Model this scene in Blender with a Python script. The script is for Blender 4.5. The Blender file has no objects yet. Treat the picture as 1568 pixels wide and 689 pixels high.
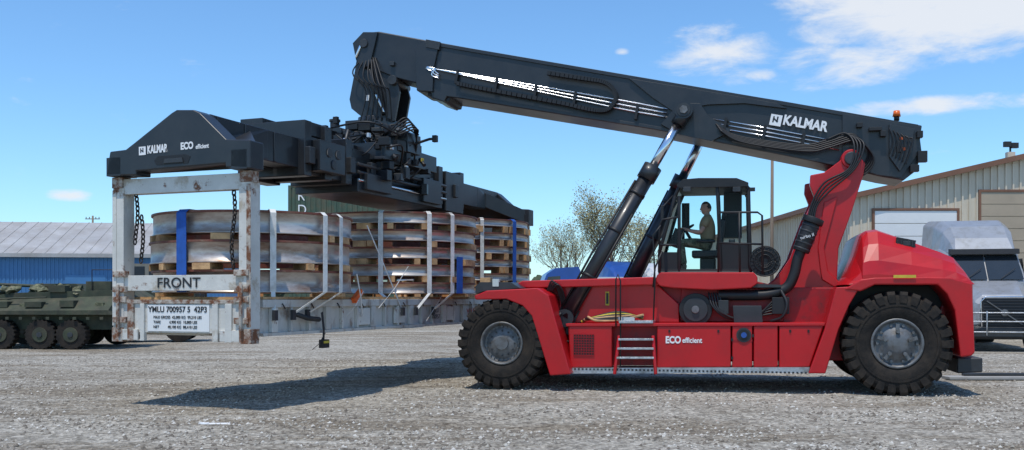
import bpy, bmesh, math, random
from mathutils import Vector, Matrix, noise
random.seed(7)
rad=math.radians
scene=bpy.context.scene
CAMH=1.7
# ------------------------------------------------------------------ helpers
class Frame:
    """A ground-standing local frame (metres). px() turns a surveyed bearing from the
    camera station into metres on one of the frame's own vertical planes."""
    def __init__(s,name,ox,oy,ang,oz=0):
        s.O=Vector((ox,oy)); a=rad(ang)
        s.xd=Vector((math.cos(a),math.sin(a))); s.yd=Vector((-math.sin(a),math.cos(a)))
        e=bpy.data.objects.new(name,None); e.empty_display_size=.3
        e.location=(ox,oy,oz); e.rotation_euler=(0,0,a); scene.collection.objects.link(e); s.e=e; s.oz=oz
    def px(s,x,y,v):
        d=Vector(((x-784)/1482,1)); t=(v+s.O.dot(s.yd))/d.dot(s.yd)
        return ((t*d-s.O).dot(s.xd), CAMH+t*(455-y)/1482-s.oz)
    def p3(s,x,y,v):
        u,z=s.px(x,y,v); return Vector((u,v,z))
    def poly(s,pts,v): return [s.px(x,y,v) for x,y in pts]

class MB:
    def __init__(s): s.bm=bmesh.new(); s.mats=[]
    def mi(s,m):
        if m not in s.mats: s.mats.append(m)
        return s.mats.index(m)
    def face(s,vs,m,smooth=False):
        try:
            f=s.bm.faces.new(vs); f.material_index=s.mi(m); f.smooth=smooth; return f
        except ValueError: return None
    def box(s,c,sz,m,rot=None,taper=1.0):
        R=rot if rot else Matrix.Identity(3); c=Vector(c)
        vs=[]
        for z in (-1,1):
            for x,y in ((-1,-1),(1,-1),(1,1),(-1,1)):
                k=taper if z>0 else 1
                vs.append(s.bm.verts.new(c+R@Vector((x*sz[0]/2*k,y*sz[1]/2*k,z*sz[2]/2))))
        for q in ((0,3,2,1),(4,5,6,7),(0,1,5,4),(1,2,6,5),(2,3,7,6),(3,0,4,7)): s.face([vs[i] for i in q],m)
    def bx(s,x0,x1,y0,y1,z0,z1,m): s.box(((x0+x1)/2,(y0+y1)/2,(z0+z1)/2),(abs(x1-x0),abs(y1-y0),abs(z1-z0)),m)
    def prism(s,pts,a,b,m,axis='y',m_side=None):
        def P(p,w): return (p[0],w,p[1]) if axis=='y' else (w,p[0],p[1])
        A=[s.bm.verts.new(P(p,a)) for p in pts]; B=[s.bm.verts.new(P(p,b)) for p in pts]
        s.face(A,m); s.face(B[::-1],m); n=len(pts)
        for i in range(n): s.face([A[i],A[(i+1)%n],B[(i+1)%n],B[i]],m_side or m)
    def loft(s,secs,m,smooth=False,caps=True):
        R=[[s.bm.verts.new(p) for p in sec] for sec in secs]; n=len(R[0])
        for a,b in zip(R,R[1:]):
            for i in range(n): s.face([a[i],a[(i+1)%n],b[(i+1)%n],b[i]],m,smooth)
        if caps: s.face(R[0],m); s.face(R[-1][::-1],m)
    def cyl(s,p0,p1,r,m,r2=None,seg=16,caps=True):
        p0=Vector(p0);p1=Vector(p1); d=(p1-p0).normalized(); q=d.orthogonal().normalized(); w=d.cross(q)
        r2=r if r2 is None else r2; rings=[]
        for p,rr in ((p0,r),(p1,r2)):
            rings.append([s.bm.verts.new(p+rr*(math.cos(2*math.pi*i/seg)*q+math.sin(2*math.pi*i/seg)*w)) for i in range(seg)])
        for i in range(seg): s.face([rings[0][i],rings[0][(i+1)%seg],rings[1][(i+1)%seg],rings[1][i]],m,True)
        if caps: s.face(rings[0][::-1],m); s.face(rings[1],m)
    def tube(s,pts,r,m,seg=8,r2=None):
        pts=[Vector(p) for p in pts]; n=len(pts); q=None; prev=None
        for i,p in enumerate(pts):
            d=(pts[min(i+1,n-1)]-pts[max(i-1,0)]).normalized()
            if q is None: q=d.orthogonal().normalized()
            else:
                q=q-d*q.dot(d); q=q.normalized() if q.length>1e-6 else d.orthogonal().normalized()
            w=d.cross(q); rr=r if r2 is None else r+(r2-r)*i/(n-1)
            ring=[s.bm.verts.new(p+rr*(math.cos(2*math.pi*k/seg)*q+math.sin(2*math.pi*k/seg)*w)) for k in range(seg)]
            if prev:
                for k in range(seg): s.face([prev[k],prev[(k+1)%seg],ring[(k+1)%seg],ring[k]],m,True)
            else: s.face(ring[::-1],m)
            prev=ring
        s.face(prev,m)
    def lathe(s,prof,c,m,axis='y',seg=48,smooth=True,closed=False,mats=None):
        c=Vector(c); rings=[]
        for i in range(seg):
            a=2*math.pi*i/seg; row=[]
            for r,h in prof:
                if axis=='y': p=Vector((r*math.cos(a),h,r*math.sin(a)))
                else: p=Vector((r*math.cos(a),r*math.sin(a),h))
                row.append(s.bm.verts.new(c+p))
            rings.append(row)
        n=len(prof)
        for i in range(seg):
            A=rings[i];B=rings[(i+1)%seg]
            for j in range(n if closed else n-1):
                s.face([A[j],B[j],B[(j+1)%n],A[(j+1)%n]],(mats[j] if mats else m),smooth)
    def ribbon(s,pts,wd,w,m,t=.006):
        secs=[]
        for i,p in enumerate(pts):
            p=Vector(p); d=(Vector(pts[min(i+1,len(pts)-1)])-Vector(pts[max(i-1,0)])).normalized()
            W=Vector(wd[i] if isinstance(wd,list) else wd).normalized(); N=d.cross(W).normalized()
            secs.append([p-W*w/2-N*t/2,p+W*w/2-N*t/2,p+W*w/2+N*t/2,p-W*w/2+N*t/2])
        s.loft(secs,m)
    def done(s,name,parent,bevel=0,seg=2,recalc=True):
        if recalc: bmesh.ops.recalc_face_normals(s.bm,faces=s.bm.faces[:])
        me=bpy.data.meshes.new(name); s.bm.to_mesh(me); s.bm.free()
        for m in s.mats: me.materials.append(m)
        o=bpy.data.objects.new(name,me); scene.collection.objects.link(o)
        if parent is not None: o.parent=parent.e if isinstance(parent,Frame) else parent
        if bevel:
            b=o.modifiers.new('bevel','BEVEL'); b.width=bevel; b.segments=seg; b.limit_method='ANGLE'; b.angle_limit=rad(38)
        return o
def catmull(P,n=6):
    P=[Vector(p) for p in P]; P=[P[0]*2-P[1]]+P+[P[-1]*2-P[-2]]; out=[]
    for i in range(1,len(P)-2):
        for k in range(n):
            t=k/n; a,b,c,d=P[i-1],P[i],P[i+1],P[i+2]
            out.append(.5*((2*b)+(c-a)*t+(2*a-5*b+4*c-d)*t*t+(3*b-a-3*c+d)*t**3))
    out.append(P[-2]); return out
def text(name,body,size,loc,rot,m,parent,xs=1,bold=0.0):
    c=bpy.data.curves.new(name,'FONT'); c.body=body; c.size=size; c.extrude=.003; c.offset=bold; c.materials.append(m)
    o=bpy.data.objects.new(name,c); o.location=loc; o.rotation_euler=rot; o.scale=(xs,1,1)
    scene.collection.objects.link(o); o.parent=parent.e if isinstance(parent,Frame) else parent; return o

# ------------------------------------------------------------------ materials
def M(name,col,rough=.5,metal=0,var=.15,scale=2.5,bump=0,bscale=60,dirt=None,damt=.5,dscale=4,coat=0,dsharp=.12,spec=.5,stretch=None,dirt2=None):
    m=bpy.data.materials.new(name); m.use_nodes=True; nt=m.node_tree; N=nt.nodes; L=nt.links
    b=N['Principled BSDF']; b.inputs['Roughness'].default_value=rough; b.inputs['Metallic'].default_value=metal
    b.inputs['Coat Weight'].default_value=coat; b.inputs['Specular IOR Level'].default_value=spec
    b.inputs['Coat Roughness'].default_value=.12
    tc=N.new('ShaderNodeTexCoord'); src=tc.outputs['Object']
    if stretch:
        mp=N.new('ShaderNodeMapping'); mp.inputs['Scale'].default_value=stretch; L.new(src,mp.inputs[0]); ssrc=mp.outputs[0]
    else: ssrc=src
    n=N.new('ShaderNodeTexNoise'); n.inputs['Scale'].default_value=scale; n.inputs['Detail'].default_value=7; n.inputs['Roughness'].default_value=.65
    L.new(ssrc,n.inputs['Vector'])
    r=N.new('ShaderNodeValToRGB'); r.color_ramp.elements[0].position=.3; r.color_ramp.elements[1].position=.7
    r.color_ramp.elements[0].color=[c*(1-var) for c in col]+[1]; r.color_ramp.elements[1].color=[min(1,c*(1+var)) for c in col]+[1]
    L.new(n.outputs[0],r.inputs[0]); out=r.outputs[0]
    def layer(out,dc,amt,sc,off):
        n2=N.new('ShaderNodeTexNoise'); n2.inputs['Scale'].default_value=sc; n2.inputs['Detail'].default_value=9; n2.inputs['Roughness'].default_value=.7
        mp=N.new('ShaderNodeMapping'); mp.inputs['Location'].default_value=(off,off*2,0); L.new(ssrc,mp.inputs[0]); L.new(mp.outputs[0],n2.inputs['Vector'])
        r2=N.new('ShaderNodeValToRGB'); th=.75-.4*amt
        r2.color_ramp.elements[0].position=max(0,th-dsharp); r2.color_ramp.elements[0].color=(0,0,0,1)
        r2.color_ramp.elements[1].position=min(1,th+dsharp); r2.color_ramp.elements[1].color=(1,1,1,1)
        L.new(n2.outputs[0],r2.inputs[0])
        mx=N.new('ShaderNodeMix'); mx.data_type='RGBA'; L.new(r2.outputs[0],mx.inputs[0]); L.new(out,mx.inputs[6]); mx.inputs[7].default_value=list(dc)+[1]
        return mx.outputs[2]
    if dirt: out=layer(out,dirt,damt,dscale,3.1)
    if dirt2: out=layer(out,dirt2[0],dirt2[1],dirt2[2],9.7)
    L.new(out,b.inputs['Base Color'])
    if bump:
        nb=N.new('ShaderNodeTexNoise'); nb.inputs['Scale'].default_value=bscale; nb.inputs['Detail'].default_value=4; L.new(src,nb.inputs['Vector'])
        bp=N.new('ShaderNodeBump'); bp.inputs['Strength'].default_value=bump; bp.inputs['Distance'].default_value=.02
        L.new(nb.outputs[0],bp.inputs['Height']); L.new(bp.outputs[0],b.inputs['Normal'])
    rr=N.new('ShaderNodeMapRange'); rr.inputs['To Min'].default_value=max(.03,rough-.08); rr.inputs['To Max'].default_value=min(1,rough+.14)
    L.new(n.outputs[0],rr.inputs[0]); L.new(rr.outputs[0],b.inputs['Roughness'])
    return m
red=M('red_paint',(.47,.006,.010),.36,0,.06,1.5,coat=.15,dirt=(.32,.012,.014),damt=.25,dscale=2.0,dsharp=.2,spec=.4)
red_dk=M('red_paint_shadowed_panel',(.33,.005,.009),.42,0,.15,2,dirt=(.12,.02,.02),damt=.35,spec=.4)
blk=M('charcoal_paint',(.012,.014,.018),.38,0,.2,2,coat=.15,dirt=(.035,.035,.036),damt=.3,dsharp=.25,dscale=1.6)
blk2=M('black_plastic',(.009,.009,.010),.5,0,.3,4)
dgrey=M('dark_grey_steel',(.038,.04,.043),.42,.2,.25,4)
rubber=M('tyre_rubber',(.014,.0125,.0115),.82,0,.3,6,bump=.3,dirt=(.05,.038,.028),damt=.42,dscale=5,dsharp=.2,spec=.3)
rimg=M('rim_grey',(.15,.155,.16),.45,.3,.2,5,dirt=(.08,.065,.05),damt=.4,dscale=6)
chrome=M('chrome',(.75,.76,.78),.16,1,.05,3)
alu=M('aluminium_tread',(.5,.51,.52),.38,.7,.2,14,bump=.3,bscale=90,dirt=(.2,.18,.15),damt=.35)
white=M('white_letter_paint',(.8,.8,.8),.5,0,.05,3)
blackp=M('black_letter_paint',(.02,.02,.022),.6,0,.2,6)
rust=(.17,.065,.028)
flatw=M('weathered_white_steel',(.60,.58,.53),.62,0,.12,3,bump=.15,bscale=30,dirt=rust,damt=.31,dscale=4,dsharp=.04,dirt2=((.42,.36,.28),.42,1.7))
flatr=M('rusty_steel',(.45,.40,.34),.75,0,.25,5,bump=.3,bscale=30,dirt=rust,damt=.64,dscale=6,dsharp=.06)
flatg=M('dirty_grey_rail',(.52,.50,.46),.65,0,.15,2.5,bump=.15,bscale=30,dirt=(.20,.12,.075),damt=.34,dscale=3,dsharp=.08,stretch=(1,1,.5))
steel=M('machined_steel',(.50,.46,.42),.36,.55,.25,1.2,dirt=(.24,.14,.09),damt=.48,dscale=1.0,dsharp=.12,stretch=(.7,.7,2.6),dirt2=((.62,.59,.55),.35,2.2))
primer=M('brown_primer',(.17,.05,.032),.6,0,.3,3,dirt=(.25,.18,.12),damt=.35)
wood=M('timber_block',(.54,.33,.16),.8,0,.35,4,bump=.3,dirt=(.30,.15,.07),damt=.45)
strapw=M('white_webbing',(.72,.71,.68),.8,0,.08,12,dirt=(.45,.43,.38),damt=.4)
strapb=M('blue_webbing',(.012,.085,.36),.7,0,.2,10)
strapy=M('yellow_webbing',(.55,.42,.05),.8,0,.2,10)
orange=M('orange_plastic',(.85,.14,.02),.5,0,.1,4)
chainm=M('chain_steel',(.04,.033,.03),.55,.4,.4,14)
skin=M('skin',(.52,.28,.20),.55,0,.1,8)
shirt=M('tan_tshirt',(.34,.24,.13),.85,0,.15,8)
hair=M('dark_hair',(.035,.022,.015),.7,0,.3,30)
boot=M('tan_boot',(.20,.14,.085),.8,0,.2,10)
armyg=M('army_green',(.050,.060,.034),.75,0,.3,2,dirt=(.095,.08,.05),damt=.45,dscale=2,dirt2=((.02,.024,.016),.45,.9))
camo=M('camouflage_cloth',(.17,.17,.10),.9,0,.4,9,dirt=(.06,.065,.035),damt=.6,dscale=7,dsharp=.04,dirt2=((.30,.26,.18),.35,9))
navy=M('blue_building_metal',(.05,.17,.36),.5,0,.12,.5)
roofm=M('grey_metal_roof',(.44,.43,.42),.5,.1,.12,.3,dirt=(.30,.27,.24),damt=.5,dscale=.4,dsharp=.2)
beige=M('beige_metal_siding',(.62,.54,.42),.5,0,.06,.4,dirt=(.48,.40,.29),damt=.3,dscale=.6,stretch=(1,1,.3))
brown=M('brown_trim',(.20,.095,.055),.6,0,.15,1)
doorw=M('white_roller_door',(.78,.77,.75),.5,0,.04,1)
doort=M('tan_roller_door',(.40,.32,.23),.6,0,.1,1)
green=M('green_container_paint',(.055,.095,.062),.6,0,.2,1,dirt=(.13,.09,.05),damt=.35,dscale=1.5)
truckw=M('silver_truck_paint',(.34,.35,.37),.34,.25,.06,1,coat=.25,dirt=(.24,.235,.22),damt=.35)
truckl=M('white_truck_paint',(.6,.61,.62),.3,.0,.05,1,coat=.4)
bluep=M('blue_vehicle_paint',(.012,.07,.30),.35,0,.1,1,coat=.3)
bark=M('bark',(.17,.135,.10),.9,0,.3,4)
polew=M('weathered_pole_wood',(.20,.15,.11),.9,0,.25,2,stretch=(1,1,.2))
leaf=M('spring_leaves',(.36,.33,.17),.8,0,.35,1.2)
farleaf=M('distant_foliage',(.06,.075,.04),.9,0,.4,.3)
conc=M('concrete',(.33,.32,.30),.85,0,.15,1)
amber=M('amber_lens',(.75,.13,.01),.25,0,.1,5)
lensw=M('lamp_lens',(.5,.52,.54),.1,.2,.05,5)
def glassmat(name,tint,gl=.18):
    m=bpy.data.materials.new(name); m.use_nodes=True; nt=m.node_tree; N=nt.nodes; L=nt.links; N.remove(N['Principled BSDF'])
    t=N.new('ShaderNodeBsdfTransparent'); t.inputs[0].default_value=(*tint,1); g=N.new('ShaderNodeBsdfGlossy'); g.inputs['Roughness'].default_value=.03
    f=N.new('ShaderNodeLayerWeight'); f.inputs[0].default_value=gl; mx=N.new('ShaderNodeMixShader')
    L.new(f.outputs[0],mx.inputs[0]); L.new(t.outputs[0],mx.inputs[1]); L.new(g.outputs[0],mx.inputs[2]); L.new(mx.outputs[0],N['Material Output'].inputs[0]); return m
glass=glassmat('cab_glass',(.86,.94,.94),.15)
dglass=M('dark_window_glass',(.02,.025,.03),.06,0,.1,1,spec=.8)

# ------------------------------------------------------------------ ground
def ground_mat():
    m=bpy.data.materials.new('gravel_lot'); m.use_nodes=True; nt=m.node_tree; N=nt.nodes; L=nt.links; b=N['Principled BSDF']
    b.inputs['Roughness'].default_value=.95; b.inputs['Specular IOR Level'].default_value=.12
    tc=N.new('ShaderNodeTexCoord')
    def nz(sc,det=6,ro=.6,st=None):
        n=N.new('ShaderNodeTexNoise'); n.inputs['Scale'].default_value=sc; n.inputs['Detail'].default_value=det; n.inputs['Roughness'].default_value=ro
        if st:
            mp=N.new('ShaderNodeMapping'); mp.inputs['Scale'].default_value=st; mp.inputs['Rotation'].default_value=(0,0,rad(-9)); L.new(tc.outputs['Object'],mp.inputs[0]); L.new(mp.outputs[0],n.inputs[0])
        else: L.new(tc.outputs['Object'],n.inputs[0])
        return n.outputs[0]
    def ramp(s,a,b_,ca,cb):
        r=N.new('ShaderNodeValToRGB'); r.color_ramp.elements[0].position=a; r.color_ramp.elements[1].position=b_
        r.color_ramp.elements[0].color=(*ca,1); r.color_ramp.elements[1].color=(*cb,1); L.new(s,r.inputs[0]); return r.outputs[0]
    def mix(f,a,b_,ty='MIX'):
        x=N.new('ShaderNodeMix'); x.data_type='RGBA'; x.blend_type=ty
        if isinstance(f,float): x.inputs[0].default_value=f
        else: L.new(f,x.inputs[0])
        L.new(a,x.inputs[6]); L.new(b_,x.inputs[7]); return x.outputs[2]
    base=ramp(nz(.5,8,.65),.3,.7,(.42,.385,.33),(.60,.565,.50))
    tracks=ramp(nz(.26,9,.76,(.45,1.7,1)),.47,.57,(0,0,0),(.8,.8,.8))
    dirt=ramp(nz(3,8,.7),.3,.7,(.23,.19,.14),(.38,.325,.255))
    c=mix(tracks,base,dirt)
    vo=N.new('ShaderNodeTexVoronoi'); vo.inputs['Scale'].default_value=20; L.new(tc.outputs['Object'],vo.inputs[0])
    sp=ramp(vo.outputs['Color'],.1,.9,(.38,.37,.36),(1.35,1.35,1.33))
    c=mix(.85,c,sp,'MULTIPLY')
    c2=ramp(nz(5,9,.85),.40,.60,(.58,.56,.53),(1.15,1.15,1.15)); c=mix(.9,c,c2,'MULTIPLY')
    L.new(c,b.inputs['Base Color'])
    bp=N.new('ShaderNodeBump'); bp.inputs['Strength'].default_value=.9; bp.inputs['Distance'].default_value=.05
    ad=N.new('ShaderNodeMath'); ad.operation='ADD'; L.new(vo.outputs['Distance'],ad.inputs[0]); L.new(nz(7,9,.8),ad.inputs[1])
    L.new(ad.outputs[0],bp.inputs['Height']); L.new(bp.outputs[0],b.inputs['Normal'])
    return m
gm=ground_mat()
def gh(x,y):
    f=max(0,min(1,(60-y)/30))
    h=(noise.noise(Vector((x*.35,y*.5,0)))*.045+noise.noise(Vector((x*1.3,y*2.0,4)))*.022)*f
    return h-.014
mb=MB(); nx=150
xs=[(abs(t)**3*1500+abs(t)*14)*(1 if t>0 else -1) for t in [(-1+2*i/nx) for i in range(nx+1)]]
ys=[-30+i*2 for i in range(18)]+[6+i*.22 for i in range(1,110)]+[30.2*(1.11**i) for i in range(1,44)]
G=[[mb.bm.verts.new((x,y,gh(x,y) if y<60 else -.014)) for x in xs] for y in ys]
for j in range(len(ys)-1):
    for i in range(nx): mb.face([G[j][i],G[j][i+1],G[j+1][i+1],G[j+1][i]],gm,True)
mb.done('ground',None)
mb=MB(); gs=[M('gravel_stone_a',(.38,.35,.30),.95,0,.3,3,spec=.15),M('gravel_stone_b',(.17,.145,.12),.95,0,.3,3,spec=.15),M('gravel_stone_c',(.55,.52,.47),.95,0,.2,3,spec=.15)]
for k in range(34000):
    y=9.5+random.random()**1.5*18; x=random.uniform(-.62,.62)*y
    if noise.noise(Vector((x*.5,y*.8,2)))<-.12+random.uniform(-.3,.25): continue
    r=random.choice((.008,.011,.014,.018,.028)); c=Vector((x,y,gh(x,y)+r*.25))
    a=random.random()*6.28
    vs=[mb.bm.verts.new(c+Vector((math.cos(a+i*1.57)*r*random.uniform(.7,1.3),math.sin(a+i*1.57)*r*random.uniform(.7,1.3),-.1*r))) for i in range(4)]
    t=mb.bm.verts.new(c+Vector((r*.2,0,r*random.uniform(.5,.9)))); m_=random.choice((gs[0],gs[1],gs[1],gs[0],gs[2]))
    for i in range(4): mb.face([vs[i],vs[(i+1)%4],t],m_)
mb.done('gravel',None,recalc=False)

# ================================================================== REACH STACKER
T=Frame('reach_stacker',.261,19.92,-13)
def wheel(mb,u,z,vout,R,W,sgn,front):
    k=R/.85; c=(u,vout+sgn*W/2,z); w=W/2
    pr=[(.40,-.80),(.44,-.92),(.56,-1.0),(.70,-.97),(.775,-.86),(.80,-.70),(.805,0),(.80,.70),(.775,.86),(.70,.97),(.56,1.0),(.44,.92),(.40,.80)]
    mb.lathe([(r*k,h*w) for r,h in pr],c,rubber,seg=56)
    n=26
    for side in (-1,1):
        for i in range(n):
            a=2*math.pi*(i+(.5 if side>0 else 0))/n
            def P(r,da,h): return Vector(c)+Vector((r*k*math.cos(a+da),h*w*side,r*k*math.sin(a+da)))
            s2=.16; secs=[]
            for (r0,r1,h,sk,ww) in ((.79,.85,.03,s2*.55,.065),(.79,.85,.55,s2*.25,.07),(.78,.845,.90,0,.082),(.755,.79,1.02,0,.085),(.66,.69,1.03,-.01,.075)):
                secs.append([P(r0,sk-ww,h-.0),P(r1,sk-ww*.85,h),P(r1,sk+ww*.85,h),P(r0,sk+ww,h)])
            mb.loft(secs,rubber)
    fo=-sgn
    mb.lathe([(r*k,fo*h*w) for r,h in ((.60,.98),(.60,1.03),(.63,1.03),(.63,.98))],c,rubber,seg=48,smooth=False)
    prf=[(.405,.80),(.405,.90),(.375,.90),(.36,.80),(.345,.55),(.33,.50),(.29,.50),(.27,.56),(.20,.58),(.18,.62)] if front else \
        [(.405,.80),(.405,.92),(.375,.92),(.36,.84),(.35,.70),(.32,.66),(.28,.74),(.21,.86),(.16,.95),(.13,1.0)]
    prf=prf+[(.001,prf[-1][1])]
    mb.lathe([(r*k,fo*h*w) for r,h in prf],c,rimg,seg=40)
    nb=24 if front else 10; rb=.31 if front else .30
    for i in range(nb):
        a=2*math.pi*i/nb; h=(.50 if front else .68)*fo*w; p=Vector(c)+Vector((rb*k*math.cos(a),h,rb*k*math.sin(a)))
        mb.cyl(p,p+Vector((0,fo*.045,0)),(.013 if front else .024)*k,rimg,seg=6)
    if front:
        for i in range(12):
            a=2*math.pi*i/12; p=Vector(c)+Vector((.235*k*math.cos(a),.555*fo*w,.235*k*math.sin(a)))
            mb.cyl(p,p+Vector((0,fo*.02,0)),.018,dgrey,seg=8)
        p=Vector(c)+Vector((0,.60*fo*w,0)); mb.cyl(p,p+Vector((0,fo*.07,0)),.12,rimg,seg=20)
    else:
        for i in range(5):
            a=2*math.pi*i/5+.3; p=Vector(c)+Vector((.2*k*math.cos(a),.90*fo*w,.2*k*math.sin(a)))
            mb.cyl(p,p+Vector((0,fo*.06,0)),.035,rimg,seg=8)
            mb.box(Vector(c)+Vector((.27*k*math.cos(a),.8*fo*w,.27*k*math.sin(a))),(.1,.07,.06),rimg,Matrix.Rotation(-a,3,'Y'))
RF=.845; RR=.905
mb=MB()
for sg in (1,-1): wheel(mb,0,RF,-sg*2.07,RF,.56,sg,True)
mb.done('drive_wheels_outer',T)
mb=MB()
for sg in (1,-1): wheel(mb,0,RF,-sg*1.46,RF,.5,sg,True)
mb.cyl((0,-1.5,RF),(0,1.5,RF),.22,dgrey); mb.done('drive_wheels_inner_and_axle',T)
mb=MB()
for sg in (1,-1): wheel(mb,6.93,RR,-sg*1.86,RR,.60,sg,False)
mb.cyl((6.93,-1.4,RR),(6.93,1.4,RR),.2,dgrey); mb.done('steer_wheels_and_axle',T)

# chassis
mb=MB()
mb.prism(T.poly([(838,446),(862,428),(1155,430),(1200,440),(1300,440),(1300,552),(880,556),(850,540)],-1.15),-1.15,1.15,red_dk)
mb.prism(T.poly([(745,470),(758,452),(800,438),(900,432),(900,556),(800,540),(750,505)],-.85),-.85,.85,red)
mb.prism(T.poly([(1290,470),(1480,470),(1480,540),(1290,548)],-.7),-.7,.7,dgrey)
mb.done('chassis_frame',T,.02)
mb=MB()
for a,b_,bt in ((870,937,0),(1006,1119,0),(1121,1152,0),(1154,1191,0),(1193,1262,-22)):
    mb.prism(T.poly([(a,499),(b_,498),(b_+bt,562),(a+(3 if a==870 else 0),563)],-1.75),-1.75,-1.2,red)
mb.done('lower_side_panels',T,.025,3)
mb=MB()
mb.prism(T.poly([(866,495.5),(1264,494),(1263,499),(867,500)],-1.77),-1.77,-1.1,red)
mb.done('catwalk_ledge',T,.01)
mb=MB()
mb.prism(T.poly([(936,499),(1007,499),(1007,560),(936,560)],-1.6),-1.5,-1.2,red_dk)
mb.prism(T.poly([(870,563.5),(1240,562.5),(1238,571),(872,572)],-1.80),-1.80,-1.2,alu)
for i in range(60):
    u0=T.px(872,566,-1.8)[0]; u1=T.px(1237,566,-1.8)[0]; z=T.px(1000,567,-1.8)[1]; u=u0+(u1-u0)*(i+.5)/60
    mb.box((u,-1.803,z),(.035,.006,.035),dgrey)
mb.done('running_board',T)
mb=MB()
mb.bx(1.2,5.7,1.2,1.75,.42,1.2,red); mb.done('far_side_panels',T,.025)
mb=MB()
g0=T.px(878,512,-1.755); g1=T.px(910,544,-1.755)
for i in range(8):
    u=g0[0]+(g1[0]-g0[0])*(i+.5)/8; mb.box((u,-1.756,(g0[1]+g1[1])/2),(.028,.012,abs(g0[1]-g1[1])),blk2)
for i in range(9):
    z=g0[1]+(g1[1]-g0[1])*i/8; mb.box(((g0[0]+g1[0])/2,-1.764,z),(g1[0]-g0[0],.01,.014),red_dk)
mb.done('side_grille',T)
mb=MB()
p=T.p3(1139,513,-1.75); mb.cyl(p+Vector((0,.0,0)),p-Vector((0,.02,0)),.13,dgrey,seg=28); mb.cyl(p,p-Vector((0,.03,0)),.10,blk2,seg=28); mb.cyl(p,p-Vector((0,.05,0)),.05,bluep,seg=16)
for x,y in ((1121,520),(1121,548),(1153,514),(1210,507),(1238,507),(1025,507),(1100,507)):
    p=T.p3(x,y,-1.75); mb.box(p,(.035,.03,.05),blk2)
mb.prism(T.poly([(1122,520),(1152,520),(1152,523),(1122,523)],-1.752),-1.756,-1.752,red_dk)
mb.done('filler_and_latches',T)
mb=MB()
for x0,x1 in ((946,941),(1000,1004)):
    mb.tube([T.p3(x0+ (2 if x0<950 else -0),514,-1.78),T.p3(x1,573,-1.92)],.032,red)
for i,y in enumerate((518,532,546)):
    mb.prism(T.poly([(947-i,y),(1001+i*.5,y),(1001+i*.5,y+3.2),(947-i,y+3.2)],-1.8),-1.86-.02*i,-1.62-.02*i,alu)
mb.prism(T.poly([(948,491),(1000,491),(1000,495),(948,495)],-1.82),-1.86,-1.2,alu)
mb.done('access_steps',T,.006)
mb=MB()
mb.prism(T.poly([(858,432),(1008,430),(1008,437),(1040,466),(1040,494),(1005,494),(985,494),(868,495),(856,470)],-1.3),-1.3,-.9,red)
mb.prism(T.poly([(788,436),(800,430),(1000,424),(1010,430),(1010,436),(860,440),(790,441)],-1.45),-1.45,1.45,red)
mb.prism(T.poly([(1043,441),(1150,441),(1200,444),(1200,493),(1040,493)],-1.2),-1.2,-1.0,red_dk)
mb.prism(T.poly([(1003,430),(1006,421),(1012,417),(1154,417),(1160,424),(1160,434),(1150,441),(1090,444),(1030,441),(1010,438)],-1.5),-1.5,.9,red)
mb.done('upper_body_panels',T,.02,3)
mb=MB()
for s_ in (-1,1):
    pts=T.poly([(726,453),(745,445),(822,441),(840,452),(874,573),(842,575),(814,484),(800,468),(775,458),(728,459)],-2.08)
    mb.prism(pts,s_*2.08,s_*1.18,red)
mb.done('front_fenders',T,.02,3)
mb=MB()
mb.prism(T.poly([(728,438),(736,432),(782,432),(796,441),(740,446),(728,450)],-2.0),-2.0,-1.3,dgrey)
for x in (737,748,772): mb.box(T.p3(x,436,-1.9),(.07,.1,.09),blk2)
mb.box(T.p3(760,433,-1.95),(.12,.12,.14),lensw); mb.box(T.p3(745,430,-1.6),(.2,.2,.12),wood)
for k in range(4):
    mb.tube(catmull([T.p3(838+k*2,445,-1.5),T.p3(846+k*3,430+k*2,-1.55),T.p3(858+k*2,455,-1.4),T.p3(862,480,-1.32)]),.018,blk2)
mb.done('work_light_cluster',T,.01)
mb=MB()
for s_ in (-1,1):
    mb.prism(T.poly([(1280,440),(1318,438),(1300,468),(1284,505),(1264,572),(1238,572),(1262,506)],-1.86),s_*1.86,s_*1.1,red)
mb.done('rear_fender_legs',T,.02,3)
vs_=[(-1.86,.18,0),(-1.80,.42,0),(-1.62,.72,0),(-1.38,.95,0),(-1.1,1,0),(1.1,1,0),(1.38,.95,0),(1.62,.72,0),(1.80,.42,0),(1.86,.18,0)]
out=T.poly([(1286,440),(1296,424),(1310,392),(1321,358),(1330,351),(1345,349),(1395,366),(1442,383),(1462,392),(1478,412),(1490,436)],-1.5)
z0=T.px(1300,436,-1.86)[1]
mb=MB(); secs=[]
for v,k,_ in vs_:
    sec=[]
    for u,z in out: sec.append((u+(0.10*(1-k) if u<6.3 else -.06*(1-k)),v,z0+max(0,(z-z0))*k))
    secs.append(sec)
mb.loft(secs,red,False); mb.done('engine_hood',T,.05,3)
mb=MB()
arch=[(1292,443),(1318,428),(1340,425),(1420,424),(1455,425),(1489,434),(1493,540),(1488,545),(1471,547),(1466,505),(1462,475),(1450,450),(1436,436),(1340,436),(1318,446)]
mb.prism(T.poly(arch,-1.88),-1.88,-1.05,red)
mb.prism(T.poly(arch,-1.88),1.05,1.88,red)
mb.prism(T.poly([(1452,436),(1489,434),(1490,540),(1440,545),(1430,500)],-1.0),-1.04,1.04,red)
mb.prism(T.poly([(1466,548),(1505,548),(1505,570),(1466,572)],-1.5),-1.5,1.5,dgrey)
mb.prism(T.poly([(1300,436),(1450,436),(1450,470),(1300,500)],-1.0),-1.0,1.0,blk2)
mb.done('counterweight_and_arch',T,.025,3)
mb=MB()
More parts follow.
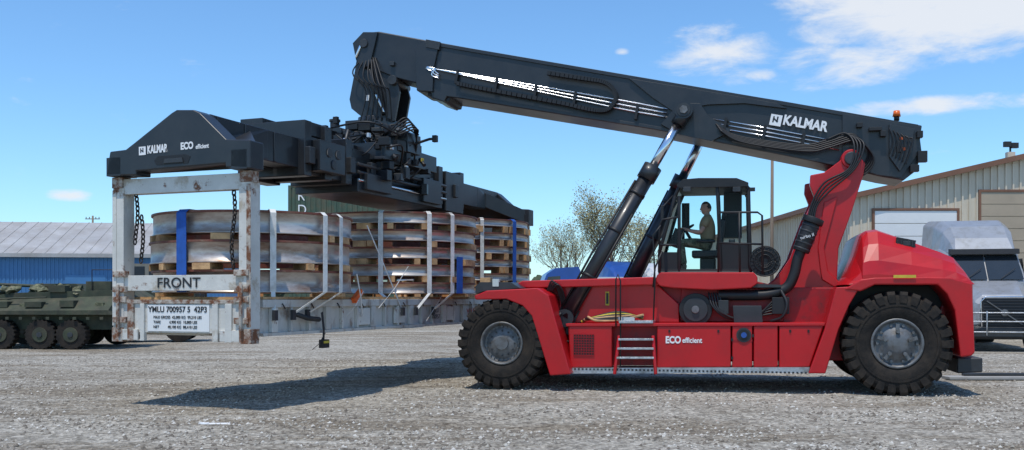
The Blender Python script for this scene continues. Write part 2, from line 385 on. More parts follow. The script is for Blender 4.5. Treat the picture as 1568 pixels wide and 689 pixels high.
q=T.p3(1386,373,-1.46); mb.box((q.x,-1.40,q.z),(.32,.20,.17),blk2,Matrix.Rotation(rad(12),3,'Y')); mb.box((q.x+.02,-1.50,q.z),(.12,.02,.08),dgrey)
for k in range(5): mb.box((q.x-.13+.06*k,-1.505,q.z-.0),(.015,.012,.12),dgrey)
mb.done('hood_vent',T,.01)
tower=[(1170,441),(1190,425),(1210,395),(1222,362),(1234,330),(1247,302),(1240,284),(1241,268),(1262,264),(1285,247),(1298,234),(1312,235),(1325,250),(1322,268),(1304,325),(1284,380),(1281,441)]
mb=MB()
for a,b_ in ((-.80,-.66),(.66,.80)): mb.prism(T.poly(tower,-.80),a,b_,red)
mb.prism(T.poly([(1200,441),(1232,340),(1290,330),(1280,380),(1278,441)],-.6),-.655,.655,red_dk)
pv=T.p3(1303,243,-.80)
mb.cyl((pv.x,-.90,pv.z),(pv.x,.90,pv.z),.12,dgrey,seg=24); mb.cyl((pv.x,-.84,pv.z),(pv.x,.84,pv.z),.17,red,seg=28)
mb.prism(T.poly([(1262,310),(1283,300),(1262,380),(1268,415),(1290,436),(1278,440),(1258,428),(1252,380)],-.82),-.84,-.805,red)
mb.done('boom_tower',T,.015)
mb=MB()
mb.tube(catmull([T.p3(1100,452,-1.3),T.p3(1150,452,-1.3),T.p3(1180,450,-1.3),T.p3(1205,440,-1.3),T.p3(1216,420,-1.3),T.p3(1222,395,-1.3),T.p3(1236,362,-1.3)]),.095,blk2,14)
a=T.p3(1226,385,-1.3); b_=T.p3(1243,342,-1.3); mb.cyl(a,b_,.15,blk2,seg=20)
for k in range(5):
    c=a.lerp(b_,.1+.2*k); d=(b_-a).normalized()*.015; mb.cyl(c-d,c+d,.158,dgrey,seg=20)
mb.cyl(b_,b_+(b_-a)*.2,.19,blk2,seg=20)
c=T.p3(1065,474,-1.4); mb.cyl(c,(c.x,-1.15,c.z),.30,blk2,seg=28); mb.cyl((c.x,-1.43,c.z),c,.22,dgrey,seg=28); mb.cyl((c.x,-1.47,c.z),(c.x,-1.4,c.z),.07,rimg,seg=14)
mb.prism(T.poly([(1122,468),(1166,468),(1168,494),(1124,494)],-1.5),-1.5,-1.1,dgrey)
mb.box(T.p3(1195,468,-1.3),(.3,.3,.3),blk2); mb.box(T.p3(1108,470,-1.3),(.18,.3,.25),blk)
for k in range(5):
    mb.tube(catmull([T.p3(1085+k*4,448,-1.35),T.p3(1092+k*5,470+k*3,-1.45),T.p3(1120+k*8,488,-1.4),T.p3(1185,480-k*5,-1.35)]),.02,blk2)
mb.tube(catmull([T.p3(1196,445,-1.4),T.p3(1205,465,-1.5),T.p3(1198,485,-1.5),T.p3(1180,492,-1.4)]),.03,blk2)
mb.done('air_intake_and_filters',T,.008)
mb=MB()
for k in range(7):
    mb.tube(catmull([T.p3(888+k*2,494-k*1.5,-1.5-.03*k),T.p3(915,484+k*1.2,-1.5-.04*k),T.p3(950,478+k*2,-1.5),T.p3(985,488-k,-1.45-.05*k)]),.022,(blk2,strapy,blk2,wood,blk2,dgrey,wood)[k])
mb.box(T.p3(960,488,-1.55),(.3,.2,.06),lensw); mb.done('coiled_straps',T)

# ---------------- boom
mb=MB()
outer=[(648,66),(668,64),(960,117),(1190,153),(1300,172),(1412,192),(1409,212),(1412,236),(1402,262),(1384,276),(1352,271),(1250,248),(1080,214),(1000,198),(700,150),(684,148),(680,156),(662,150),(660,142),(638,139),(636,122)]
mb.prism(T.poly(outer,-.5),-.5,.5,blk)
mb.done('boom_outer_section',T,.02,3)
mb=MB()
mb.prism(T.poly([(556,50),(580,48),(700,70),(700,138),(640,128),(606,119),(588,112),(560,100),(546,72)],-.4),-.4,.4,blk)
mb.done('boom_inner_section',T,.02)
mb=MB()
def strip(a,b_,w,v,m,t=.03):
    A=T.p3(*a,v);B=T.p3(*b_,v); d=(B-A).normalized(); n=Vector((-d.z,0,d.x))*w/2
    secs=[[p+n+Vector((0,-t,0)),p-n+Vector((0,-t,0)),p-n+Vector((0,.02,0)),p+n+Vector((0,.02,0))] for p in (A,B)]
    mb.loft(secs,m)
strip((668,68),(1190,157),.07,-.5,blk); strip((1190,157),(1405,194),.07,-.5,blk)
strip((700,147),(1000,195),.06,-.5,blk); strip((1000,195),(1250,245),.06,-.5,blk); strip((1250,245),(1380,272),.06,-.5,blk)
mb.prism(T.poly([(963,120),(1085,140),(1190,158),(1205,166),(1140,158),(1085,160),(1050,166),(1030,170),(1000,150)],-.56),-.56,-.49,blk)
mb.prism(T.poly([(1012,190),(1040,158),(1072,158),(1085,178),(1120,200),(1090,216),(1040,206)],-.60),-.60,-.49,blk)
mb.prism(T.poly([(636,72),(650,64),(672,66),(664,104),(662,140),(638,138)],-.56),-.56,.56,blk)
mb.prism(T.poly([(652,60),(674,64),(672,76),(652,72)],-.58),-.58,-.4,dgrey)
mb.prism(T.poly([(1290,174),(1410,194),(1408,232),(1380,272),(1345,268),(1290,250)],-.55),-.55,-.49,blk)
mb.prism(T.poly([(1362,190),(1400,197),(1396,232),(1378,262),(1362,240)],-.62),-.62,-.54,blk)
for x,y,sx_,sz_ in ((1408,206,.1,.12),(1412,240,.16,.2),(1400,258,.15,.12),(1376,225,.08,.2),(1352,205,.1,.1),(1340,198,.22,.06),(1316,192,.1,.08)):
    mb.box(T.p3(x,y,-.60),(sx_,.14,sz_),blk2)
for k in range(6): mb.tube(catmull([T.p3(1362+k*6,196+k*3,-.64),T.p3(1368+k*6,215,-.68),T.p3(1362+k*5,236+k*3,-.66)],4),.012,blk2)
for x,y in ((1380,212),(1384,228)): mb.box(T.p3(x,y,-.63),(.05,.03,.05),orange)
mb.done('boom_plating',T,.008)
mb=MB()
for vv in (-.5,.5):
    c=T.p3(1048,172,-.6); mb.cyl((c.x,vv*1.0,c.z),(c.x,vv*1.75,c.z),.17,blk,seg=24)
mb.cyl((c.x,-.9,c.z),(c.x,-.86,c.z),.13,dgrey,seg=20); mb.cyl((c.x,-.93,c.z),(c.x,-.86,c.z),.08,rimg,seg=6)
c=T.p3(1373,185,0); mb.cyl(c,c+Vector((0,0,.1)),.05,blk2); mb.cyl(c+Vector((0,0,.08)),c+Vector((0,0,.19)),.075,amber,r2=.055)
mb.done('cylinder_pins_and_beacon',T)
mb=MB()
for i in range(3):
    o_=i*6.2
    mb.tube(catmull([T.p3(672,120-o_*.5,-.57),T.p3(662+i*2,116-o_*.6,-.57),T.p3(663+i*2,110-o_*.4,-.57),T.p3(674,107-(o_*.3)+i*2,-.57),T.p3(930,150+o_,-.57),T.p3(1022,167+o_,-.57)],5),.015,chrome)
    mb.tube([T.p3(1092,182+o_,-.57),T.p3(1185,198+o_,-.57),T.p3(1285,217+o_,-.57)],.013,chrome)
for x,y in ((700,116),(760,127),(820,139),(880,150),(975,170),(1110,190),(1170,201),(1230,213)): mb.box(T.p3(x,y+2,-.56),(.05,.1,.28),blk2,Matrix.Rotation(rad(10),3,'Y'))
mb.done('hydraulic_pipes',T)
mb=MB()
path=catmull([T.p3(*p,-.62) for p in ((838,112),(890,120),(925,126),(940,138),(943,152),(930,168),(905,168),(860,158),(800,147),(740,136),(700,128))],8)
for i in range(len(path)-1):
    d=(path[i+1]-path[i]); mb.box((path[i]+path[i+1])/2,(d.length*.86,.12,.075),blk2,Matrix.Rotation(-math.atan2(d.z,d.x),3,'Y'))
path=catmull([T.p3(*p,-.60) for p in ((1096,190),(1120,205),(1160,214),(1230,222),(1262,216),(1300,205),(1318,214),(1330,235),(1318,255),(1290,268),(1262,278),(1243,296))],8)
for k in range(5): mb.tube([p+Vector((.0+.02*k,-.035*k,-.035*k)) for p in path],.017,blk2)
for k in range(4):
    mb.tube(catmull([T.p3(1265+k*9,214+k*2,-.6),T.p3(1294+k*4,204+k*2,-.66),T.p3(1308+k*5,222,-.86),T.p3(1300+k*3,258,-.92),T.p3(1262+k*3,280+k*4,-.9),T.p3(1242+k*3,315,-.88),T.p3(1236+k*3,345,-.9)]),.018,blk2)
mb.done('hose_bundles',T)
slope=math.atan2(T.px(1190,170,-.56)[1]-T.px(1250,180,-.56)[1],T.px(1250,180,-.56)[0]-T.px(1190,170,-.56)[0])
q=T.p3(1198,190,-.56); text('boom_lettering','KALMAR',.255,(q.x,-.566,q.z),(rad(90),slope,0),white,T,.82,.010)
mb=MB()
def logo(mb,fr,x,y,v,s,rot=0):
    c=Vector((fr.px(x,y,v)[0],v,fr.px(x,y,v)[1])); R=Matrix.Rotation(rot,3,'Y')
    mb.box(c,(s,.006,s),white,R)
    mb.box(c+R@Vector((-s*.02,-.004,0)),(s*.5,.006,s*.13),blk,R@Matrix.Rotation(.6,3,'Y')); mb.box(c+R@Vector((s*.12,-.004,.1*s)),(s*.13,.006,s*.5),blk,R)
    mb.box(c+R@Vector((-s*.22,-.004,.05*s)),(s*.12,.006,s*.55),blk,R)
logo(mb,T,1188,184,-.566,.21,slope)
mb.done('boom_emblem',T)
mb=MB()
b0=T.p3(866,487,-1.38); t0=T.p3(1048,172,-.72)
for sg in (1,-1):
    A=Vector((b0.x+(.62 if sg<0 else 0),b0.y*sg*(1 if sg>0 else .8),b0.z)); B=Vector((t0.x+(.42 if sg<0 else 0),t0.y*sg,t0.z))
    C=A.lerp(B,.715)
    mb.cyl(A,C,.145,blk,seg=24); mb.cyl(A.lerp(B,.67),A.lerp(B,.735),.18,blk,seg=24); mb.cyl(C,A.lerp(B,.95),.09,chrome,seg=20)
    mb.cyl(B.lerp(A,.06),B,.13,blk,seg=20); mb.cyl(A+Vector((0,-.13,0)),A+Vector((0,.13,0)),.17,blk,seg=20)
    off=Vector((-.16,-.06*sg,.03)); mb.tube([A.lerp(B,.05)+off,A.lerp(B,.3)+off*1.15,A.lerp(B,.66)+off],.022,blk2)
    off=Vector((.15,-.09*sg,.0)); mb.tube([A.lerp(B,.02)+off,A.lerp(B,.5)+off],.022,blk2)
    for f in (.2,.42,.6): 
        p=A.lerp(B,f); d=(B-A).normalized()*.03; mb.cyl(p-d,p+d,.155,blk2,seg=20)
mb.box(b0+Vector((0,.08,-.02)),(.36,.1,.5),blk,Matrix.Rotation(rad(25),3,'Y'))
mb.tube(catmull([b0+Vector((-.05,-.16,.1)),b0+Vector((-.2,-.2,-.1)),b0+Vector((-.05,-.18,-.4)),b0+Vector((.1,-.1,-.45))]),.03,blk2)
mb.done('lift_cylinders',T)
mb=MB()
head=[(548,78),(572,92),(600,116),(608,124),(612,140),(604,185),(585,192),(560,184),(538,166),(535,152),(543,110)]
for a,b_ in ((-.36,-.28),(.28,.36)): mb.prism(T.poly(head,-.36),a,b_,blk)
mb.prism(T.poly([(560,100),(590,120),(600,140),(590,180),(560,175),(548,150)],-.2),-.27,.27,blk)
mb.prism(T.poly([(540,66),(556,49),(578,49),(566,100),(556,104),(545,92)],-.46),-.46,.46,blk)
mb.cyl(T.p3(572,92,-.4)*1,T.p3(588,175,-.4),.06,blk2)
mb.cyl(T.p3(574,140,-.45),T.p3(588,172,-.45),.028,chrome); mb.cyl(T.p3(566,108,-.45),T.p3(576,144,-.45),.055,blk)
mb.cyl(T.p3(545,88,-.47),T.p3(552,70,-.47),.03,chrome)
mb.cyl(T.p3(556,66,-.5),T.p3(556,66,-.5)+Vector((0,1.0,0)),.09,dgrey,seg=18); mb.cyl(T.p3(600,122,-.45),T.p3(600,122,-.45)+Vector((0,.9,0)),.10,dgrey,seg=18)
mb.box(T.p3(563,150,-.37),(.10,.02,.12),white); mb.box(T.p3(601,98,-.42),(.1,.1,.08),dgrey)
mb.prism(T.poly([(655,142),(690,148),(688,155),(678,156),(672,150),(655,146)],-.45),-.45,.45,blk2)
for k in range(7):
    mb.tube(catmull([T.p3(556+k*3,88,-.42),T.p3(540+k*8,112+k*3,-.5-.04*k),T.p3(560+k*6,140,-.48-.03*k),T.p3(552+k*8,185,-.5)]),.016,blk2)
mb.done('boom_head_hanger',T,.008)

# ---------------- cab
CV=-.95; CW=.50
mb=MB()
def P(x,y,v=CV): return T.p3(x,y,v)
side=[(1010,417),(1010,385),(1034,300),(1042,282),(1141,280),(1146,290),(1149,417)]
near=[T.px(x,y,CV) for x,y in side]
for v in (CV,CW):
    for i in range(len(near)):
        a=near[i]; b_=near[(i+1)%len(near)]
        mb.cyl((a[0],v,a[1]),(b_[0],v,b_[1]),.035,blk2,seg=8)
    for xx in ((1098,281,1104,417),(1040,300,1040,417)):
        a=T.px(xx[0],xx[1],CV); b_=T.px(xx[2],xx[3],CV); mb.cyl((a[0],v,a[1]),(b_[0],v,b_[1]),.032,blk2,seg=8)
for i in (1,2,3,4,5,6,0):
    a=near[i]; mb.cyl((a[0],CV,a[1]),(a[0],CW,a[1]),.03,blk2,seg=8)
rp=T.poly([(1036,284),(1046,275),(1070,273),(1128,273),(1146,280),(1146,286),(1040,288)],CV); mb.prism(rp,CV-.06,CW+.06,blk2)
mb.prism(T.poly([(1104,372),(1149,372),(1149,417),(1104,417)],CV),CV+.01,CV+.05,blk2)
mb.prism(T.poly([(1010,386),(1038,386),(1038,417),(1010,417)],CV),CV+.005,CV+.05,blk2)
mb.prism(T.poly([(1008,412),(1152,412),(1152,418),(1008,418)],CV),CV-.02,CW+.02,blk2)
a=T.px(1147,372,CV); b_=T.px(1149,417,CV); mb.bx(a[0]-.02,a[0]+.04,CV,CW,b_[1],a[1],blk2)
for x in (1052,1128): mb.box(P(x,290,CV-.08),(.14,.08,.09),dgrey)
mb.box(P(1152,290,CV-.1),(.1,.05,.07),blk2); mb.tube([P(1146,286),P(1153,291,CV-.1)],.012,blk2)
mb.tube([P(1030,300),P(1014,318,CV-.3)],.014,blk2); mb.box(P(1014,326,CV-.3),(.05,.16,.26),blk2)
a=T.p3(1036,365,-.2); mb.box(a,(.16,.5,.35),blk2,Matrix.Rotation(.35,3,'Y')); 
mb.box(T.p3(1122,330,.2),(.35,.3,.9),blk2); mb.box(T.p3(1052,330,.44),(.1,.06,.5),blk2)
mb.done('cab_frame',T,.008)
mb=MB()
sc=T.p3(1049,352,-.2); ax=Vector((-.5,0,.85)).normalized(); q=ax.orthogonal().normalized(); w=ax.cross(q)
mb.tube([sc+.19*(math.cos(t*.2618)*q+math.sin(t*.2618)*w) for t in range(25)],.016,blk2); mb.cyl(sc,sc-ax*.35,.03,blk2)
for t in range(3): mb.cyl(sc,sc+.19*(math.cos(t*2.09)*q+math.sin(t*2.09)*w),.012,blk2,seg=6)
mb.done('steering_wheel',T)
mb=MB()
SX=T.px(1084,378,-.2)[0]; SZ=T.px(1084,384,-.2)[1]
mb.bx(SX-.30,SX+.24,-.46,.06,SZ-.14,SZ,blk2); mb.box((SX+.25,-.2,SZ+.30),(.12,.46,.6),blk2,Matrix.Rotation(.13,3,'Y')); mb.box((SX+.31,-.2,SZ+.68),(.09,.26,.16),blk2,Matrix.Rotation(.13,3,'Y'))
mb.bx(SX-.15,SX+.15,-.35,-.05,SZ-.42,SZ-.14,blk2); mb.bx(SX-.22,SX+.15,-.55,-.48,SZ+.14,SZ+.2,blk2)
mb.bx(SX+.40,SX+.52,-.75,.3,SZ-.3,SZ+.2,dgrey)
mb.done('operator_seat',T,.03,3)
mb=MB()
def pane(pts):
    vs=[mb.bm.verts.new(p) for p in pts]; mb.face(vs,glass)
for v in (CV+.0,CW-.0):
    pane([(u,v,z) for u,z in [T.px(x,y,CV) for x,y in ((1012,386),(1036,302),(1044,288),(1097,288),(1102,412),(1040,412),(1040,386))]])
    pane([(u,v,z) for u,z in [T.px(x,y,CV) for x,y in ((1100,288),(1143,288),(1147,370),(1104,370))]])
for i,j in ((1,2),(2,3),(5,6)):
    a=near[i]; b_=near[j]; 
    if i==5: b_=T.px(1148,372,CV)
    pane([(a[0],CV,a[1]),(b_[0],CV,b_[1]),(b_[0],CW,b_[1]),(a[0],CW,a[1])])
mb.done('cab_windows',T,recalc=False)
mb=MB()
RV=-1.45
def rail(pts,v=RV,r=.019): mb.tube([T.p3(x,y,v) for x,y in pts],r,blk2)
rail([(1010,417),(1010,345),(1014,336),(1040,332)]); rail([(1100,417),(1100,330),(1104,325),(1160,325),(1167,330),(1168,420)])
rail([(1100,372),(1168,374)]); rail([(1132,325),(1133,417)]); rail([(1010,375),(1036,375)])
rail([(1100,417),(1094,440)]); rail([(1040,417),(1048,440)]);
rail([(943,500),(943,428),(946,420),(950,430),(950,560)],-1.82,.014); rail([(1000,500),(1003,428),(1000,360),(1012,345)],-1.6,.014)
rail([(1014,385),(1003,410),(1000,440)],-1.55,.016)
mb.prism(T.poly([(1140,434),(1196,436),(1196,440),(1140,440)],-1.4),-1.4,-.8,dgrey)
c=T.p3(1171,400,-1.0); 
for k in range(20):
    a=k*2*math.pi/20; mb.cyl(c+Vector((.06*math.cos(a),-.02,.06*math.sin(a))),c+Vector((.27*math.cos(a),0,.27*math.sin(a))),.006,blk2,seg=5)
for r_ in (.12,.19,.275): mb.tube([c+Vector((r_*math.cos(t*.2618),-.01,r_*math.sin(t*.2618))) for t in range(25)],.013,blk2,6)
mb.cyl(c,c+Vector((0,.2,0)),.26,blk2,seg=24)
mb.done('platform_rails_and_fan',T)
mb=MB(); q=T.p3(1385,417,-1.885); mb.box((q.x,-1.905,q.z-.07),(.36,.006,.05),strapy); q=T.p3(930,457,-1.306); mb.box((q.x,-1.306,q.z),(.07,.006,.26),strapy); mb.box((q.x,-1.311,q.z),(.045,.004,.2),blackp)
mb.done('warning_labels',T)
q=T.p3(1019,525,-1.755); text('side_lettering','ECO',.17,(q.x,-1.757,q.z),(rad(90),0,0),white,T,.80,.007)
q=T.p3(1043,524.5,-1.755); text('side_lettering_small','efficient',.13,(q.x+.02,-1.757,q.z),(rad(90),0,0),white,T,.85,.003)
q=T.p3(1226,365,-1.46); text('intake_lettering','turbo II',.08,(q.x,-1.47,q.z-.02),(rad(90),-rad(15),0),white,T)

# ---------------- operator (seated)
Op=bpy.data.objects.new('operator_person',None); scene.collection.objects.link(Op)
op_loc=Vector((SX,-.2,SZ+.11)); wl=Matrix.Rotation(rad(-13),3,'Z')@op_loc+Vector((.261,19.92,0)); Op.location=wl; Op.rotation_euler=(0,0,rad(-13)); Op.scale=(1.1,1.1,1.1)
def skinned(name,verts,edges,radii,m,sub=2,mm=None):
    me=bpy.data.meshes.new(name); me.from_pydata(verts,edges,[]); o=bpy.data.objects.new(name,me); scene.collection.objects.link(o); o.parent=Op
    sk=o.modifiers.new('skin','SKIN'); sk.use_smooth_shade=True
    for i,r_ in enumerate(radii):
        v=me.skin_vertices[0].data[i]; v.radius=(r_,r_) if not isinstance(r_,tuple) else r_; v.use_root=(i==0)
    s=o.modifiers.new('sub','SUBSURF'); s.levels=sub; s.render_levels=sub; me.materials.append(m); return o
V=[(0,0,0),(-.01,-.10,0),(-.25,-.13,.04),(-.46,-.15,.05),(-.44,-.15,-.18),(-.40,-.15,-.36),(-.01,.10,0),(-.25,.13,.04),(-.47,.15,.04),(-.50,.15,-.18),(-.50,.15,-.36),(.0,0,.10)]
E=[(0,1),(1,2),(2,3),(3,4),(4,5),(0,6),(6,7),(7,8),(8,9),(9,10),(0,11)]
skinned('trousers',V,E,[.13,.115,.09,.075,.068,.055,.115,.09,.075,.068,.055,.13],camo)
for s_,x0,z0_ in ((-1,-.40,-.36),(1,-.50,-.36)):
    y=s_*.15; skinned('boot_%s'%('near' if s_<0 else 'far'),[(x0,y,z0_+.04),(x0,y,z0_-.06),(x0-.12,y,z0_-.075),(x0-.2,y,z0_-.085)],[(0,1),(1,2),(2,3)],[.056,.052,.045,.034],boot)
V=[(0,0,.05),(0,0,.2),(-.02,0,.36),(-.01,0,.46),(-.01,-.15,.47),(-.03,-.20,.40),(-.07,-.225,.30),(-.01,.15,.47),(-.04,.20,.40),(-.09,.225,.30),(0,0,.52)]
E=[(0,1),(1,2),(2,3),(3,4),(4,5),(5,6),(3,7),(7,8),(8,9),(3,10)]
skinned('tshirt',V,E,[(.15,.12),(.145,.115),(.16,.12),(.11,.09),.075,.068,.06,.075,.068,.06,.06],shirt)
skinned('arm_near',[(-.06,-.222,.32),(-.12,-.235,.215),(-.28,-.20,.24),(-.36,-.17,.27),(-.42,-.155,.29)],[(0,1),(1,2),(2,3),(3,4)],[.048,.042,.036,.026,.028],skin)
skinned('arm_far',[(-.08,.222,.32),(-.14,.235,.225),(-.30,.18,.27),(-.37,.14,.29),(-.42,.12,.30)],[(0,1),(1,2),(2,3),(3,4)],[.048,.042,.036,.026,.028],skin)
for s_,hx,hy,hz in ((-1,-.42,-.155,.29),(1,-.42,.12,.30)):
    for k in range(4):
        dy=(k-1.5)*.02; L_=(.07,.082,.078,.062)[k]
        skinned('finger_%d_%s'%(k,'near' if s_<0 else 'far'),[(hx-.01,hy+dy,hz),(hx-L_*.6,hy+dy,hz+.012),(hx-L_*.95,hy+dy,hz-.015),(hx-L_*.75,hy+dy,hz-.04)],[(0,1),(1,2),(2,3)],[.010,.009,.008,.007],skin,1)
    skinned('thumb_%s'%('near' if s_<0 else 'far'),[(hx+.01,hy+s_*-.02,hz+.01),(hx-.03,hy-s_*.045,hz+.02),(hx-.055,hy-s_*.04,hz)],[(0,1),(1,2)],[.011,.010,.008],skin,1)
mb=MB(); hc=Vector((-.035,0,.655))
bmh=bmesh.new(); bmesh.ops.create_uvsphere(bmh,u_segments=28,v_segments=20,radius=1)
for v in bmh.verts:
    x,y,z=v.co; w_=.076*(1-.22*max(0,-z)); d=.098*(1-.12*max(0,-z))
    X=x*d; 
    if x<0: X=x*d*.93-(.016 if (abs(y)<.22 and -.22<z<.12) else 0)-(.008 if abs(y)<.35 and -.5<z<-.38 else 0)+(.008 if (.15<abs(y)<.5 and .05<z<.25) else 0)
    v.co=Vector((X-(.012 if z<-.5 else 0),y*w_,z*.122))
for f in bmh.faces:
    f.smooth=True; c=f.calc_center_median(); f.material_index=1 if (c.z>.065 and c.x>-.07) or (c.x>.03 and c.z>-.02) else 0
me=bpy.data.meshes.new('head'); bmh.to_mesh(me); bmh.free(); me.materials.append(skin); me.materials.append(hair)
ho=bpy.data.objects.new('head',me); scene.collection.objects.link(ho); ho.parent=Op; ho.location=hc; ho.rotation_euler=(0,rad(-6),0)
mb.cyl((-.01,0,.48),(-.025,0,.60),.055,skin,r2=.05)
for s_ in (-1,1):
    mb.lathe([(.001,-.01),(.018,-.008),(.026,.0),(.018,.008),(.001,.01)],(hc.x+.01,hc.y+s_*.077,hc.z),skin,seg=10)
    mb.lathe([(.001,-.009),(.009,0),(.001,.009)],(hc.x-.082,s_*.030,hc.z+.012),hair,seg=8)
mb.box((hc.x-.093,0,hc.z-.055),(.012,.045,.008),primer)
mb.done('neck_ears_eyes',Op)

# ================================================================== FLATRACK + LOAD
C=Frame('flatrack_container',-5.104,14.864,-20.9,1.0)
HW=1.3; CL=12.19; CH=2.59; DZ=.66
mb=MB()
for yy,s_ in ((0,1),(CL,-1)):
    for sx_ in (-1,1):
        xa=sx_*HW; xb=sx_*(HW-.21)
        mb.bx(xa,xb,yy,yy+s_*.24,.22,CH-.17,flatw)
        mb.bx(xa+sx_*.012,xa-sx_*.19,yy-s_*.012,yy+s_*.19,CH-.168,CH,flatr); mb.bx(xa+sx_*.012,xa-sx_*.20,yy-s_*.012,yy+s_*.2,0,.22,flatr)
        mb.bx(xa+sx_*.006,xa-sx_*.07,yy-s_*.01,yy,.25,CH-.2,flatr if sx_>0 else flatw)
    mb.bx(-HW+.19,HW-.19,yy+s_*.02,yy+s_*.2,CH-.27,CH-.03,flatw)
    mb.bx(-HW+.21,HW-.21,yy+s_*.02,yy+s_*.16,.80,1.04,flatw)
    mb.bx(-HW+.2,HW-.2,yy+s_*.015,yy+s_*.3,.15,.60,flatw)
    mb.bx(-HW+.2,HW-.2,yy-s_*.01,yy+s_*.3,.60,.66,flatr)
    mb.bx(-.62,.55,yy-s_*.0,yy+s_*.02,.17,.58,doorw)
    for x0,w_ in ((-1.0,.12),(-.75,.08),(.62,.1),(.85,.12)): mb.bx(x0,x0+w_,yy-s_*.02,yy+s_*.05,.02,.60,flatr if abs(x0)>.9 else flatw)
    mb.bx(-1.1,-.8,yy-s_*.015,yy+s_*.02,.03,.2,flatw); mb.bx(.75,1.1,yy-s_*.015,yy+s_*.02,.03,.2,flatw)
    for sx_ in (-1,1):
        for z in (.30,.62,.78,1.02):
            mb.bx(sx_*(HW-.28),sx_*(HW-.02),yy-s_*.035,yy+s_*.05,z,z+.09,flatr)
        mb.cyl((sx_*(HW-.14),yy-s_*.05,.2),(sx_*(HW-.14),yy-s_*.05,.9),.028,flatr,seg=8)
mb.done('end_frames',C,.010)
mb=MB()
mb.prism([(-HW+.0,.10),(HW,.10),(HW,.15),(HW-.07,.15),(HW-.07,.54),(HW,.54),(HW,DZ),(-HW,DZ),(-HW,.54),(-HW+.07,.54),(-HW+.07,.15),(-HW,.15)],.32,CL-.32,flatg)
for i in range(22):
    y=.55+i*.52
    for sx_ in (-1,1):
        mb.bx(sx_*(HW-.005),sx_*(HW-.068),y,y+(.05 if i%3 else .16),.155,.535,flatg if i%4 else flatw)
for y in (3.2,4.6,7.0,8.6): mb.bx(HW-.05,HW-.01,y,y+.42,.2,.5,flatw)
for i in range(14): mb.tube([(HW+.01,.8+i*.82,.60),(HW+.04,.8+i*.82,.56),(HW+.01,.88+i*.82,.52)],.012,chainm,6)
mb.done('deck_and_side_rails',C,.006)
mb=MB()
for i in range(34): mb.bx(-HW+.03,HW-.03,.36+i*.338,.36+i*.338+.325,DZ+.003,DZ+.045,wood)
mb.done('deck_planks',C)
q=C.px(240,444,.015); text('front_lettering','FRONT',.22,(q[0],.014,.85),(rad(90),0,0),blackp,C,1.15,.002)
text('container_number','YMLU 700957 5  42P3',.125,(-.60,-.004,.47),(rad(90),0,0),blackp,C,.97,.002)
for i,t_ in enumerate(('MAX GROSS  45,000 KG  99,210 LBS','TARE          4,900 KG  10,800 LBS','NET          40,100 KG  88,410 LBS')):
    text('plate_line_%d'%i,t_,.062,(-.50,-.004,.37-i*.075),(rad(90),0,0),blackp,C,.95)
text('side_marking','YANG MING',.30,(HW+.006,8.0,.24),(rad(90),0,rad(90)),M('faded_red_paint',(.35,.07,.05),.7,0,.3,6),C)
text('side_marking_small','YMLU\n700957',.13,(HW+.006,6.2,.38),(rad(90),0,rad(90)),blackp,C)
mb=MB()
def link(mb,c,flip,s=.044):
    side_=(Vector((1,0,0)) if flip else Vector((0,1,0)))
    pts=[c+side_*math.cos(t)*s*.65+Vector((0,0,1))*math.sin(t)*s*1.15 for t in [k*math.pi/5 for k in range(11)]]
    mb.tube(pts,.012,chainm,6)
for (x,y,z0_,z1_) in ((-.93,.10,2.32,1.50),(-.84,.12,1.95,1.15),(.93,.08,2.35,1.05)):
    n=int((z0_-z1_)/.074)
    for i in range(n): link(mb,Vector((x+.03*math.sin(i*.4),y,z0_-i*.074)),i%2)
mb.done('lashing_chains',C)
frames=[Frame('steel_ring_stack',-5.104,14.864,-20.9,1.0),Frame('steel_ring_stack.001',-5.104,14.864,-20.9,1.0),Frame('steel_ring_stack.002',-5.104,14.864,-20.9,1.0)]
stacks=[(1.90,1.66,3,.36,.105,.40,12),(7.0,1.80,5,.235,.125,.42,16),(10.75,1.70,6,.18,.15,.40,22)]
tops=[]
for fr,(cy,R,n,h,g,th,nb_) in zip(frames,stacks):
    z=DZ+.11; mb=MB()
    for i in range(n):
        pr=[(R-.02,z+.03),(R-.02,z+h-.035),(R+.012,z+h-.032),(R+.012,z+h),(R-th,z+h),(R-th,z),(R+.0,z),(R+.0,z+.025)]
        mats=[steel,primer,primer,primer,primer,primer,steel,steel]
        mb.lathe(pr,(random.uniform(-.03,.03),cy+random.uniform(-.03,.03),0),steel,axis='z',seg=96,smooth=False,closed=True,mats=mats)
        for a in range(nb_):
            an=a*2*math.pi/nb_+.25*i*(a%2)+.1+random.uniform(-.06,.06); rb_=R-.20+random.uniform(-.03,.05)
            mb.box((math.cos(an)*rb_,cy+math.sin(an)*rb_,z+h+g/2 if i<n-1 else DZ+.078),(.44,.12 if a%3 else .30,g-.006 if i<n-1 else .055),wood,Matrix.Rotation(an+random.uniform(-.1,.1),3,'Z'))
        z+=h+g
    top=z-g; tops.append(top)
    for f in mb.bm.faces:
        if len(f.verts)==4 and f.material_index==mb.mi(steel): f.smooth=True
    mb.done('rings_and_dunnage',fr)
def hit(px_,fr,cy,R):
    d=Vector(((px_-784)/1482,1)); O=fr.O
    lo=Vector(((-O).dot(fr.xd),(-O).dot(fr.yd))); ld=Vector((d.dot(fr.xd),d.dot(fr.yd))).normalized()
    rel=lo-Vector((0,cy)); b=rel.dot(ld); c=rel.dot(rel)-R*R; D=max(0,b*b-c)
    return lo+ld*(-b-math.sqrt(D))
